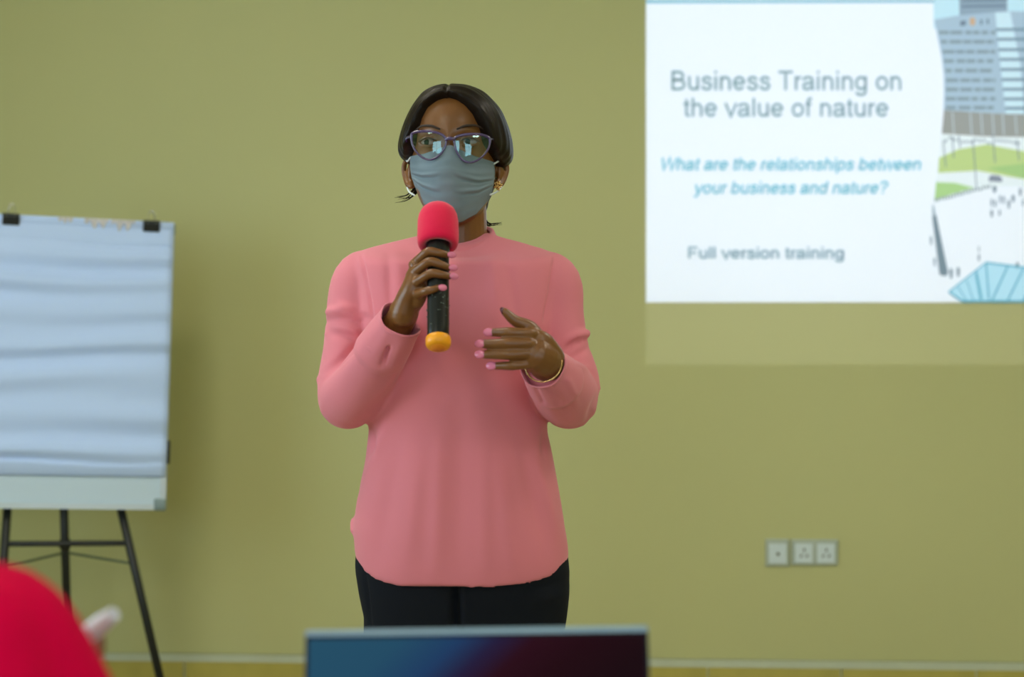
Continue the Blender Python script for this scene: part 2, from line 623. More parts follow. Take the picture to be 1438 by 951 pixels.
sheet('lawn_shade', [[(1385, 236), (1438, 230), (RX, 240), (RX, 260), (1438, 251)]], (168, 204, 132), 0.0064)  # shaded part of the lawn, painted as a darker green patch
sheet('crowd_row', [[(x, y - 2), (x + 2.5, y - 2), (x + 2.5, y + 2.5), (x, y + 2.5)] for x, y in [(1312 + 4.2 * i, 281 - 1.05 * i + random.uniform(-1, 1)) for i in range(19)]]
      + [[(x, y - 2), (x + 3, y - 2), (x + 3, y + 2), (x, y + 2)] for x, y in [(1326 + 6.0 * i, 196 + 0.3 * i + random.uniform(-3, 3)) for i in range(18)]], (142, 160, 160), 0.0066, kind='stuff')
sheet('lamp_post', [[(x0, y0), (x0 + 1.4, y0), (x1 + 1.4, y1), (x1, y1)] for x0, y0, x1, y1 in
                    [(1323, 198, 1327, 235), (1336, 192, 1338, 222), (1365, 196, 1370, 264), (1393, 190, 1396, 229), (1345, 190, 1347, 208), (1426, 196, 1430, 226)]], (124, 144, 148), 0.0068, kind='stuff')
sheet('parked_car', [[(1388, 249), (1392, 246), (1402, 247), (1407, 251), (1406, 256), (1388, 255)]], (140, 150, 158), 0.0068)
sheet('plaza_column', [[(1308.5, 304), (1314, 302), (1331, 384), (1327, 388), (1319, 386)]], (126, 146, 152), 0.007)
sheet('column_tip', [[(1309, 288), (1310.5, 288), (1313, 302), (1309, 303)]], (150, 175, 180), 0.007)
ppl = [(1396, 266, 6, 9), (1392, 285, 3, 11), (1397, 286, 3, 10), (1404, 280, 3, 11), (1409, 281, 3, 11), (1416, 287, 4, 12), (1422, 279, 5, 10), (1432, 270, 4, 11), (1436, 285, 3, 10), (1392, 300, 4, 10), (1403, 299, 3, 8),
       (1335, 384, 5, 14), (1345, 382, 5, 13), (1374, 362, 3, 10), (1374, 350, 2, 8), (1307, 338, 3, 12), (1312, 368, 3, 12), (1428, 373, 5, 9)]
sheet('plaza_people', [[(x - w / 2, y - h * .25), (x - w * .2, y - h / 2), (x + w * .2, y - h / 2), (x + w / 2, y - h * .2), (x + w * .3, y + h / 2), (x - w * .3, y + h / 2)] for x, y, w, h in ppl], (138, 158, 162), 0.007, kind='stuff')
sheet('glass_canopy', [[(1332, 410), (1384, 369), (1438, 377), (RX, 400), (RX, 425), (1352, 425)]], (184, 228, 238), 0.007)
rib = []


def sline(a, b, w):
    d = np.array(b, float) - np.array(a, float)
    n = np.array([-d[1], d[0]]) / np.hypot(*d) * w / 2
    return [tuple(np.array(a) + n), tuple(np.array(b) + n), tuple(np.array(b) - n), tuple(np.array(a) - n)]


rib += [sline((1332, 410), (1384, 369), 2), sline((1384, 369), (RX, 402), 3), sline((1332, 410), (1352, 424), 3), sline((1352, 423), (RX, 423), 3), sline((1370, 379), (1378, 420), 2.5), sline((1384, 370), (1388, 420), 2.5)]
for i in range(9):
    rib.append(sline((1392 + i * 22, 423), (1414 + i * 22, 375 + i * 3), 2.6))
for i in range(3):
    rib.append(sline((1345 + i * 12, 403 - i * 9), (1356 + i * 10, 422), 1.6))
sheet('canopy_rib', rib, (112, 184, 202), 0.0074, kind='stuff')


def arc(cx, cy, rx, ry, a0, a1, n=14):
    return [(cx + rx * math.cos(math.radians(a0 + (a1 - a0) * i / n)), cy + ry * math.sin(math.radians(a0 + (a1 - a0) * i / n))) for i in range(n + 1)]


def crv(*pts):
    return [tuple(q) for q in cat_interp(np.array(pts, float), 5)]


# plain grotesque lettering drawn as centre-line strokes: glyph -> (advance, strokes)
BOWL = lambda cx, rx=.19: arc(cx, .26, rx, .217, 0, 360, 28)
GLYPH = {
    ' ': (.278, []),
    'B': (.667, [[(.115, 0), (.115, .716)], [(.10, .673), (.36, .673)] + arc(.36, .528, .165, .145, 90, -90) + [(.10, .383)], [(.10, .383), (.39, .383)] + arc(.39, .213, .18, .170, 90, -90) + [(.10, .043)]]),
    'T': (.611, [[(.02, .673), (.59, .673)], [(.305, 0), (.305, .68)]]),
    'F': (.611, [[(.12, 0), (.12, .716)], [(.10, .673), (.56, .673)], [(.10, .355), (.50, .355)]]),
    'W': (.944, [[(.03, .716), (.235, .02), (.47, .70), (.705, .02), (.915, .716)]]),
    'a': (.556, [crv((.075, .36), (.13, .45), (.26, .477), (.39, .45), (.435, .35), (.437, .2), (.44, .09), (.475, 0)), crv((.435, .295), (.30, .265), (.13, .23), (.078, .14), (.12, .06), (.22, .037), (.34, .075), (.43, .17))]),
    'b': (.556, [[(.10, 0), (.10, .716)], BOWL(.285)]),
    'd': (.556, [[(.455, 0), (.455, .716)], BOWL(.27)]),
    'e': (.556, [[(.09, .262), (.47, .262)], arc(.277, .26, .20, .217, 0, 322, 26)]),
    'f': (.278, [[(.13, 0), (.13, .56)] + crv((.13, .58), (.155, .66), (.22, .683), (.285, .675)), [(.02, .482), (.26, .482)]]),
    'g': (.556, [BOWL(.27), [(.455, .519), (.455, 0)] + crv((.455, -.02), (.42, -.13), (.27, -.172), (.13, -.14), (.09, -.07))]),
    'h': (.556, [[(.11, 0), (.11, .716)], [(.11, .30)] + arc(.278, .30, .168, .178, 180, 0) + [(.446, 0)]]),
    'i': (.222, [[(.111, 0), (.111, .519)], [(.111, .615), (.111, .716)]]),
    'l': (.222, [[(.111, 0), (.111, .716)]]),
    'n': (.556, [[(.11, 0), (.11, .519)], [(.11, .30)] + arc(.278, .30, .168, .178, 180, 0) + [(.446, 0)]]),
    'o': (.556, [arc(.278, .26, .20, .217, 0, 360, 28)]),
    'p': (.556, [[(.10, -.2), (.10, .519)], BOWL(.285)]),
    'r': (.333, [[(.11, 0), (.11, .519)], [(.11, .28)] + arc(.27, .28, .16, .19, 180, 75)]),
    's': (.500, [crv((.415, .37), (.36, .45), (.25, .478), (.135, .445), (.11, .375), (.17, .305), (.30, .265), (.40, .21), (.415, .14), (.36, .06), (.25, .037), (.13, .07), (.07, .16))]),
    't': (.278, [[(.13, .66), (.13, .12)] + crv((.13, .11), (.15, .055), (.20, .04), (.26, .045)), [(.02, .482), (.25, .482)]]),
    'u': (.556, [[(.446, 0), (.446, .519)], [(.11, .519), (.11, .215)] + arc(.278, .215, .168, .178, 180, 360) + [(.446, .26)]]),
    'v': (.500, [[(.03, .519), (.25, .015), (.47, .519)]]),
    'w': (.722, [[(.03, .519), (.19, .02), (.361, .50), (.53, .02), (.69, .519)]]),
    'y': (.500, [[(.03, .519), (.255, .01)], [(.47, .519), (.265, -.02)] + crv((.255, -.05), (.20, -.145), (.13, -.17), (.06, -.155))]),
    '?': (.556, [crv((.085, .52), (.12, .63), (.27, .678), (.42, .62), (.46, .52), (.40, .42), (.30, .33), (.275, .20)), [(.275, .0), (.275, .10)]]),
}


def slide_text(name, txt, x0, x1, ytop, ybase, color, shear=0.0, wd=.085, off=0.008):
    """x extent and cap height in pixels of the photograph's wall"""
    glyphs, pen = [], 0.0
    for ch in txt:
        adv, strokes = GLYPH[ch]
        V, F = [], []
        for st in strokes:
            p = np.array(st, float)
            dd = np.diff(p, axis=0)
            p = p[np.r_[True, np.hypot(dd[:, 0], dd[:, 1]) > 1e-4]]
            e = np.diff(p, axis=0)
            e /= np.hypot(e[:, 0], e[:, 1])[:, None]
            n = np.stack([-e[:, 1], e[:, 0]], 1)
            nn = np.vstack([n[:1], n[:-1] + n[1:], n[-1:]])
            nn /= np.hypot(nn[:, 0], nn[:, 1])[:, None]
            k = np.ones(len(p))
            k[1:-1] = 1 / np.maximum(.45, (nn[1:-1] * n[1:]).sum(1))
            b0 = len(V)
            for q, m_, kk in zip(p, nn, k):
                for sgn in (1, -1):
                    w_ = q + m_ * kk * wd / 2 * sgn
                    V.append((pen + w_[0] + shear * w_[1], w_[1]))
            for i in range(len(p) - 1):
                a_ = b0 + 2 * i
                F.append((a_, a_ + 1, a_ + 3, a_ + 2))
        if V:
            glyphs.append((np.array(V), F))
        pen += adv
    allv = np.vstack([g_[0] for g_ in glyphs])
    a, b = allv[:, 0].min(), allv[:, 0].max()
    line = link(name, None, None, S)
    for v, F in glyphs:
        X = x0 + (v[:, 0] - a) / (b - a) * (x1 - x0)
        Y = ybase - v[:, 1] / .716 * (ybase - ytop)
        part('letter', ([W(x, y, off) for x, y in zip(X, Y)], F), smat(color), line, False)


slide_text('title_text', 'Business Training on', 943, 1265, 100, 127, (148, 178, 178), 0, .098)
slide_text('title_text', 'the value of nature', 960, 1247, 138, 164, (148, 178, 180), 0, .098)
slide_text('subtitle_text', 'What are the relationships between', 929, 1293, 222, 239, (134, 203, 214), 0.21, .122)
slide_text('subtitle_text', 'your business and nature?', 974, 1247, 255, 272, (134, 203, 214), 0.21, .122)
slide_text('footer_text', 'Full version training', 966, 1185, 347, 363, (164, 190, 195), 0, .145)

# the projector's own beam: a lamp at the ceiling whose rectangle spills a little below the slide
pj = np.array([0.95, 2.2, 2.62])
t = thing('projector', (pj[0], pj[1] - 0.02, ZC), 'white projector hanging from the ceiling', 'projector')
part('body', box((pj[0], pj[1] - 0.16, 2.62), (0.30, 0.24, 0.10), bev=0.015), M['frame'], t)
part('mount_pole', tube([(pj[0], pj[1] - 0.16, 2.66), (pj[0], pj[1] - 0.16, ZC)], 0.02, roundcap=False), M['frame'], t)
part('lens_ring', tube([(pj[0], pj[1] - 0.05, 2.62), (pj[0], pj[1] - 0.02, 2.62)], [0.03, 0.03], up=(0, 0, 1), roundcap=False), M['black'], t)
ld = bpy.data.lights.new('projector_lamp_offscreen', 'SPOT')
ld.energy = 78.0
ld.spot_size = math.radians(70)
ld.spot_blend = 0.0
ld.shadow_soft_size = 0.004
lo = bpy.data.objects.new('projector_lamp_offscreen', ld)
COL.objects.link(lo)
lo.parent = t
lo.location = (0, 0.03, 2.62 - ZC)
tgt = W(1270, 190)
dv = Vector(tgt - pj)
lo.rotation_euler = dv.to_track_quat('-Z', 'Y').to_euler()
# gobo: rectangle of the projector panel, from the slide's left edge to below the slide
R = np.array(dv.to_track_quat('-Z', 'Y').to_matrix())


def beam(px, py):
    q = R.T @ (W(px, py) - (np.array([pj[0], pj[1] - 0.02, ZC]) + np.array([0, 0.03, 2.62 - ZC])))
    return q[0] / -q[2], q[1] / -q[2]


ld.use_nodes = True
nt = ld.node_tree
nt.nodes.clear()
tc = nt.nodes.new('ShaderNodeTexCoord')
sp = nt.nodes.new('ShaderNodeSeparateXYZ')
nt.links.new(tc.outputs['Normal'], sp.inputs[0])


def mth(op, a, b=None):
    n = nt.nodes.new('ShaderNodeMath')
    n.operation = op
    for i, q in enumerate((a, b)):
        if q is None:
            continue
        if isinstance(q, (int, float)):
            n.inputs[i].default_value = float(q)
        else:
            nt.links.new(q, n.inputs[i])
    return n.outputs[0]


az = mth('ABSOLUTE', sp.outputs['Z'])
ux = mth('DIVIDE', sp.outputs['X'], az)
uy = mth('DIVIDE', sp.outputs['Y'], az)
bl, br, bb, bt = beam(907, 512), beam(RX, 512), beam(1270, 512), beam(1270, -130)


def edge(pa, pb, flip):
    """1 on one side of the straight beam edge through pa, pb"""
    nx, ny = -(pb[1] - pa[1]), pb[0] - pa[0]
    c = nx * pa[0] + ny * pa[1]
    s = mth('SUBTRACT', mth('ADD', mth('MULTIPLY', ux, nx), mth('MULTIPLY', uy, ny)), c)
    return mth('GREATER_THAN' if not flip else 'LESS_THAN', s, 0.0)


msk = edge(beam(907, 512), beam(RX, 512), False)
msk = mth('MULTIPLY', msk, edge(beam(907, 512), beam(907, -130), True))
msk = mth('MULTIPLY', msk, edge(beam(907, -130), beam(RX, -130), True))
msk = mth('MULTIPLY', msk, edge(beam(RX, 512), beam(RX, -130), False))
# full beam over the picture, the panel's dark level on the strip below it
msk = mth('MULTIPLY', msk, mth('ADD', 1.0, mth('MULTIPLY', edge(beam(907, 425), beam(RX, 425), False), 2.3)))
em = nt.nodes.new('ShaderNodeEmission')
em.inputs[0].default_value = (0.80, 0.82, 1.15, 1)
nt.links.new(msk, em.inputs[1])
lout = nt.nodes.new('ShaderNodeOutputLight')
nt.links.new(em.outputs[0], lout.inputs[0])

# ------------------------------------------------------------------ wall sockets
def uz(px, py):
    q = W(px, py)
    return (q - np.array([0, WY, 0])) @ wu, q[2]


def plate(x0, x1, y0, y1, o0, o1, ins=0.004):
    (u0, z1_), (u1, z0_) = uz(x0, y0), uz(x1, y1)
    rings = []
    for o, i in ((o0, 0), (o1 - ins * .6, 0), (o1, ins)):
        rings.append(np.array([WU(u0 + i, z0_ + i, o), WU(u1 - i, z0_ + i, o), WU(u1 - i, z1_ - i, o), WU(u0 + i, z1_ - i, o)]))
    return loft(rings)


a = thing('wall_socket', W(1091, 795), 'single white square socket with one round hole on the wall', 'socket')
part('plate', plate(1075, 1108, 757, 795, 0, 0.010), M['plate'], a, False)
part('face', plate(1079.5, 1104, 763, 791, 0.0, 0.0125, 0.002), M['socket'], a, False)
q = W(1092, 777.5, 0.0125)
part('hole', tube([q, q + wn * 0.0015], 0.0055, n=14, roundcap=False, res=1), M['slot'], a, False)
b = thing('wall_socket', W(1144, 794), 'double white socket plate with two sets of three slots', 'socket')
part('plate', plate(1111, 1176.5, 757.5, 793.5, 0, 0.010), M['plate'], b, False)
for cx in (1128.5, 1159.5):
    fc = part('socket_face', plate(cx - 12.5, cx + 12, 763, 790.5, 0.0, 0.0125, 0.002), M['socket'], b, False)

    def slot(dx, dy, ang, L=4.2, wd=2.2):
        c_, s_ = math.cos(ang), math.sin(ang)
        V = []
        for off in (0.0125, 0.0132):
            for ex, ey in ((-wd, -L), (wd, -L), (wd, L), (-wd, L)):
                V.append(W(cx + dx + (ex * c_ - ey * s_) / 2, 777 + dy + (ex * s_ + ey * c_) / 2, off))
        return V, [(0, 1, 2, 3), (7, 6, 5, 4), (0, 4, 5, 1), (1, 5, 6, 2), (2, 6, 7, 3), (3, 7, 4, 0)]
    part('slot', slot(0.3, -5, 0, 5), M['slot'], fc, False)
    part('slot', slot(-4.0, 3.0, 0.75), M['slot'], fc, False)
    part('slot', slot(4.2, 3.0, 0.75), M['slot'], fc, False)

# ------------------------------------------------------------------ flip chart easel
def flipchart():
    Yc = 5.0
    C = P(89, 510, Yc)
    yaw, roll, lean = math.radians(14), math.radians(2.1), math.radians(5)
    Rm = np.array(Matrix.Rotation(yaw, 3, 'Z') @ Matrix.Rotation(roll, 3, 'Y') @ Matrix.Rotation(-lean, 3, 'X'))
    w, h = 0.606, 0.842

    def L(x, y, z):
        return C + Rm @ np.array([x, y, z])

    def lbox(x0, x1, z0, z1, y0, y1, bev=0.0):
        v, f = box(((x0 + x1) / 2, (y0 + y1) / 2, (z0 + z1) / 2), (x1 - x0, y1 - y0, z1 - z0), bev=bev)
        return C + v @ Rm.T, f
    rear = P(98, 1010, 5.30)
    rear[2] = 0.0
    t = thing('flip_chart_easel', (C[0], C[1], 0), 'white flip chart board on black tripod easel beside the presenter', 'easel')
    part('board', lbox(-w / 2, w / 2, -h / 2, h / 2, -0.008, 0.008, 0.003), M['board'], t, False)
    fr = 0.012
    part('frame', join([lbox(-w / 2 - .004, w / 2 + .004, h / 2 - fr, h / 2 + .004, -0.011, 0.011), lbox(-w / 2 - .004, w / 2 + .004, -h / 2 - .004, -h / 2 + fr, -0.011, 0.011),
                        lbox(-w / 2 - .004, -w / 2 + fr, -h / 2, h / 2, -0.011, 0.011), lbox(w / 2 - fr, w / 2 + .004, -h / 2, h / 2, -0.011, 0.011)]), M['boardframe'], t, False)
    for sx in (-1, 1):
        for sz in (-1, 1):
            part('corner_cap', lbox(sx * (w / 2 - .012) - .018, sx * (w / 2 - .012) + .018, sz * (h / 2 - .012) - .018, sz * (h / 2 - .012) + .018, -0.014, 0.014, 0.004), M['corner'], t)
    part('side_latch', lbox(w / 2 + .002, w / 2 + .012, -0.29, -0.22, -0.012, 0.006, 0.002), M['black'], t)
    # legs: front pair and the rear one, down to the floor
    def floor_pt(px, y):
        q = P(px, 900, y)
        return np.array([q[0], q[1], 0.012])
    legs = [(L(-0.141, 0.03, -0.41), floor_pt(-12, 4.93)), (L(0.176, 0.03, -0.41), floor_pt(240, 5.05)), (L(0.016, 0.06, -0.41), floor_pt(98, 5.33))]
    for a_, b_ in legs:
        d = (b_ - a_)
        part('leg', tube([a_ - d * .05, b_], 0.0125, n=12, res=2, roundcap=False), M['black'], t)
        part('foot', ball(b_ + np.array([0, 0, 0.006]), (0.018, 0.018, 0.018), 12, 8), M['black'], t)
    part('back_rail', tube([L(-0.20, 0.028, -0.385), L(0.24, 0.028, -0.385)], 0.014, n=12, res=2), M['black'], t)
    # crossbar and braces
    def on_leg(i, py):
        a_, b_ = legs[i]
        lo_, hi_ = 0.0, 1.0
        for _ in range(40):
            mi = (lo_ + hi_) / 2
            q = a_ + (b_ - a_) * mi
            y = HOR + (CAMZ - q[2]) * FPX / q[1]
            if y < py:
                lo_ = mi
            else:
                hi_ = mi
        return a_ + (b_ - a_) * lo_
    part('crossbar', tube([on_leg(0, 764), on_leg(1, 763)], 0.0085, n=10, res=2), M['black'], t)
    part('brace', tube([on_leg(2, 776), on_leg(0, 797)], 0.004, n=8, res=2), M['brace'], t)
    part('brace', tube([on_leg(2, 776), on_leg(1, 792)], 0.004, n=8, res=2), M['brace'], t)
    part('hub', ball(on_leg(2, 764), (0.019, 0.019, 0.022), 12, 8), M['black'], t)
    # paper pad: wavy sheets that hang from the clips
    p = thing('flip_chart_pad', L(0, -0.02, -0.33), 'pad of rippled white flip chart paper clipped to the easel board', 'paper pad')
    waves = []
    nx, nz = 30, 150
    x0, x1 = -w / 2 - 0.004, w / 2 + 0.001
    ztop, zbot = h / 2 - 0.004, -h / 2 + 0.092
    crest = [352, 393, 436, 484, 531, 585, 636]
    troughs = [334, 374, 411, 455, 503, 558, 612, 652]
    ys = np.array(sorted(crest + troughs))
    hv = np.array([1.0 if y in crest else -1.0 for y in ys])
    verts, faces = [], []
    for iz in range(nz + 1):
        s = iz / nz
        z = ztop + (zbot - ztop) * s
        pyy = 306 + s * (670 - 306)
        for ix in range(nx + 1):
            tt = ix / nx
            x = x0 + (x1 - x0) * tt
            yy2 = pyy + 7 * (tt - 0.5) + 4 * math.sin(tt * 5 + pyy * 0.02)
            # slope of the sheet follows the bands: bright where it faces up
            j = np.searchsorted(ys, yy2)
            if j == 0 or j >= len(ys):
                hgt = 0.0
            else:
                u = (yy2 - ys[j - 1]) / (ys[j] - ys[j - 1])
                hgt = hv[j - 1] * math.cos(u * math.pi)
            amp = 0.0092 * (0.75 + 0.35 * math.sin(tt * 3.1 + pyy * .05)) * min(1, s * 6)
            # a quarter-wave shift turns tone into height
            curl = 0.0
            if s > 0.93:
                curl = 0.018 * ((s - 0.93) / 0.07) ** 2
            y = -0.020 - 0.012 * min(1, s * 3) - amp * hgt + curl
            verts.append(L(x, y, z))
    for iz in range(nz):
        for ix in range(nx):
            a_ = iz * (nx + 1) + ix
            faces.append((a_, a_ + nx + 1, a_ + nx + 2, a_ + 1))
    top_sheet = part('top_sheet', (verts, faces), M['paper'], p)
    sol = top_sheet.modifiers.new('s', 'SOLIDIFY')
    sol.thickness = 0.0012
    part('sheet_stack', lbox(x0 + .002, x1 - .002, zbot + 0.006, ztop - .002, -0.0165, -0.008), M['paper'], p, False)
    part('pad_binding', lbox(x0, x1, ztop - 0.012, ztop + 0.012, -0.022, -0.006, 0.002), M['paper'], p)
    # torn stubs left at the binding
    for k, (xa, xb, dz) in enumerate(((-0.03, 0.012, 0.016), (0.045, 0.115, 0.030), (0.122, 0.190, 0.034))):
        vv, ff = [], []
        n = 9
        for i in range(n + 1):
            xx = xa + (xb - xa) * i / n
            dd = dz * (0.5 + 0.5 * math.sin(i * 1.9 + k)) * math.sin(math.pi * (i + .3) / (n + .6)) ** .5
            vv += [L(xx, -0.0235, ztop + 0.012), L(xx, -0.0262, ztop + 0.012 - 0.006 - dd)]
        for i in range(n):
            ff.append((2 * i, 2 * i + 1, 2 * i + 3, 2 * i + 2))
        o = part('torn_stub', (vv, ff), M['torn'], p, False)
        o.modifiers.new('s', 'SOLIDIFY').thickness = 0.0008
    # black binder clips on the top edge
    for xx, lab in ((-0.163, 'black binder clip on the flip chart top, over the left tripod leg'), (0.238, 'black binder clip near the top right corner of the flip chart')):
        c = thing('binder_clip', L(xx, -0.02, ztop - 0.01), lab, 'clip', 'binder clips on the flip chart')
        rings = []
        for z, d in ((ztop - 0.020, (-0.0245, 0.012)), (ztop + 0.002, (-0.034, 0.022)), (ztop + 0.0125, (-0.036, 0.024))):
            rings.append(np.array([L(xx - .024, d[0], z), L(xx + .024, d[0], z), L(xx + .024, d[1], z), L(xx - .024, d[1], z)]))
        part('clip_body', loft(rings), M['black'], c, False)
        for sy, y_ in ((-1, -0.035), (1, 0.023)):
            part('wire_handle', tube([L(xx - .012, y_, ztop + .005), L(xx - .009, y_ * .6, ztop + .03), L(xx - .005, y_ * .5, ztop + .043), L(xx + .005, y_ * .5, ztop + .043), L(xx + .009, y_ * .6, ztop + .03), L(xx + .012, y_, ztop + .005)], 0.0012, n=6, res=3), M['silver'], c)


flipchart()

# ------------------------------------------------------------------ the presenter
YB0 = 3.02
FOOT = P(645, 1410, YB0)
W1 = thing('person', (FOOT[0], YB0, 0), 'standing person in salmon blouse and grey face mask holding a microphone', 'person')
HX, HYW = P(638, 200, YB0)[0], YB0
ROT = math.radians(-4.0)          # head turned slightly
cR, sR = math.cos(ROT), math.sin(ROT)


def hrot(v):
    v = np.asarray(v, float).copy()
    x, y = v[..., 0] - HX, v[..., 1] - HYW
    v[..., 0] = HX + x * cR - y * sR * -1 * -1
    v[..., 1] = HYW + x * sR + y * cR
    return v


# head: stacked sections (row in px, half width, front, back in m)
HEAD = np.array([
    [130, .004, .006, .006], [132, .022, .028, .028], [138, .040, .055, .056], [150, .0575, .080, .082], [168, .0675, .093, .096], [190, .0725, .0975, .101],
    [212, .0745, .0965, .099], [235, .0735, .0945, .090], [255, .0700, .0935, .078], [275, .0635, .0930, .062], [290, .0545, .0915, .050],
    [302, .0440, .0880, .040], [311, .0310, .0800, .030], [316, .0170, .0620, .018], [318, .004, .040, .004]])
hh = cat_interp(HEAD, 7)


def zpx(py, y=YB0):
    return CAMZ - (py - HOR) / FPX * y


rings = [superring(HX, HYW, zpx(r[0]), max(r[1], .002), max(r[2], .002), max(r[3], .002), 120, 2.15) for r in hh]
hv, hf = loft(rings)
hpx = CX + (hv[:, 0]) * FPX / YB0 - 638.0
hpy = HOR + (CAMZ - hv[:, 2]) * FPX / YB0
front = np.clip((HYW - hv[:, 1]) / 0.04, 0, 1)


def gb(x, y, sx, sy, a):
    return a * np.exp(-((hpx - x) / sx) ** 2 - ((hpy - y) / sy) ** 2)


d = (gb(-29, 190, 20, 7, .003) + gb(29, 190, 20, 7, .003) + gb(-28, 207, 15, 9, -.008) + gb(28, 207, 15, 9, -.008)
     + gb(0, 208, 7, 16, .007) + gb(0, 236, 9, 13, .018) + gb(-9, 242, 7, 6, .007) + gb(9, 242, 7, 6, .007)
     + gb(-38, 232, 14, 12, .003) + gb(38, 232, 14, 12, .003) + gb(0, 268, 17, 5, .005) + gb(0, 278, 15, 5, .006) + gb(0, 301, 14, 9, .005))
hv[:, 1] -= d * front
head = (hrot(hv), hf)


def HP(px, py, out):
    """point in front of the head: px,py on the head before it is turned, out metres in front of the head axis"""
    x = (px - 638.0) / FPX * YB0 + HX
    return hrot(np.array([x, HYW - out, zpx(py)]))


def ear(side):
    s = side
    g = [tube([HP(638 + s * 58, 226, .004), HP(638 + s * 68, 224, -.008), HP(638 + s * 73, 234, -.016), HP(638 + s * 71, 248, -.012), HP(638 + s * 65, 259, -.002), HP(638 + s * 60, 262, .006)],
              [.0035, .0045, .005, .0045, .006, .005], n=10, res=4),
         ball(HP(638 + s * 63, 242, -.006), (.0055, .011, .020), 14, 10), ball(HP(638 + s * 61, 258, .001), (.005, .008, .008), 12, 8),
         tube([HP(638 + s * 62, 234, -.002), HP(638 + s * 67, 240, -.008), HP(638 + s * 64, 250, -.004)], [.003, .004, .003], n=8)]
    return join(g)


def lid(cx, cy, up):
    s = -1 if up else 1
    return tube([HP(cx - 14, cy + 1, .086 if cx < 638 else .0875), HP(cx - 7, cy + s * (5 if up else 4), .0905), HP(cx, cy + s * (6.5 if up else 5), .092), HP(cx + 7, cy + s * (5 if up else 4), .0905), HP(cx + 14, cy + 1, .0875 if cx < 638 else .086)],
                [.0016, .0026, .0028, .0026, .0016], n=8, res=4)


EYES = [(609.5, 207.5), (666, 207.5)]
neck = tube([P(643, 270, 3.035), P(643, 300, 3.04), P(643, 325, 3.045), P(643, 350, 3.05), P(642, 380, 3.05)], [.050, .051, .0525, .058, .075], n=28)
rows = [(362, 570, 716, .02, .06), (375, 535, 750, .045, .075), (405, 522, 764, .080, .085), (480, 530, 756, .095, .085), (580, 540, 748, .09, .08), (680, 530, 760, .095, .09), (780, 525, 775, .10, .10), (860, 530, 770, .09, .10)]
torso = loft([superring((P(l, y, 3.03)[0] + P(r, y, 3.03)[0]) / 2, 3.03, zpx(y), (r - l) / 2 / FPX * YB0, f_, b_, 40) for y, l, r, f_, b_ in rows])

# arms under the sleeves
SR = [P(522, 405, 3.03), P(499, 460, 3.02), P(490, 558, 2.985)]
WR = P(562, 450, 2.842)
SL = [P(764, 405, 3.03), P(782, 460, 3.02), P(800, 556, 2.985)]
WL = P(766, 508, 2.785)
armR = tube([SR[0], SR[1], SR[2]], [.034, .037, .036], n=18)
foreR = tube([SR[2], (SR[2] + WR) / 2, WR, P(568, 436, 2.825)], [.036, .034, .0255, .025], n=18)
armL = tube([SL[0], SL[1], SL[2]], [.034, .037, .036], n=18)
foreL = tube([SL[2], (SL[2] + WL) / 2, WL, P(755, 500, 2.762)], [.036, .035, .030, .029], n=18)

# right hand on the microphone; mic axis runs from MT (top of foam) to MB (end cap)
MT, MB = P(615, 289, 2.864), P(615.5, 484, 2.735)
MA = (MB - MT) / np.linalg.norm(MB - MT)


def mic_at(py):
    lo_, hi_ = 0.0, 1.0
    for _ in range(40):
        m_ = (lo_ + hi_) / 2
        q = MT + (MB - MT) * m_
        if HOR + (CAMZ - q[2]) * FPX / q[1] < py:
            lo_ = m_
        else:
            hi_ = m_
    return MT + (MB - MT) * lo_


def finger_R(base_px, base_py, pip_px, pip_py, tip_px, tip_py, r, mr=0.0185):
    ym = mic_at((pip_py + tip_py) / 2)[1]
    pts = [P(base_px, base_py, ym + 0.006), P((base_px + pip_px) / 2, (base_py + pip_py) / 2 - 1, ym - 0.014), P(pip_px, pip_py, ym - mr - r * 0.7),
           P(pip_px * .5 + tip_px * .5 - 1, pip_py * .5 + tip_py * .5, ym - mr - r * 0.85), P(tip_px - 6, tip_py, ym - mr * .75 - r * .6)]
    return tube(pts, [r * 1.25, r * 1.1, r * 1.08, r * .95, r * .8], n=14, res=5)


FR = [(581, 372, 602, 353.5, 634, 358, .0073), (577, 387, 604, 367.5, 636, 376, .0074), (580, 400, 606, 384, 637, 388, .0072), (587, 414, 601, 408.5, 621, 404, .0064)]
handR = [finger_R(*q) for q in FR]
HO = mic_at(385)[1] - 2.818
handR += [tube([P(566, 442, 2.838 + HO), P(571, 424, 2.838 + HO), P(580, 404, 2.836 + HO), P(586, 382, 2.838 + HO), P(588, 370, 2.838 + HO)], [(.0215, .024), (.020, .026), (.019, .028), (.016, .022), (.011, .014)], up=(0, 1, 0), n=20),
          tube([P(581, 428, 2.842 + HO), P(592, 408, 2.858 + HO), P(606, 386, 2.866 + HO), P(618, 366, 2.866 + HO)], [.014, .0125, .0105, .0085], n=14),
          tube([P(586, 424, 2.826 + HO), P(590, 412, 2.822 + HO), P(589, 400, 2.824 + HO)], [.012, .013, .012], n=14)]
for bx, by, *_ in FR:
    handR.append(ball(P(bx + 1, by, 2.832 + HO), (.0085, .0095, .0085), 14, 10))

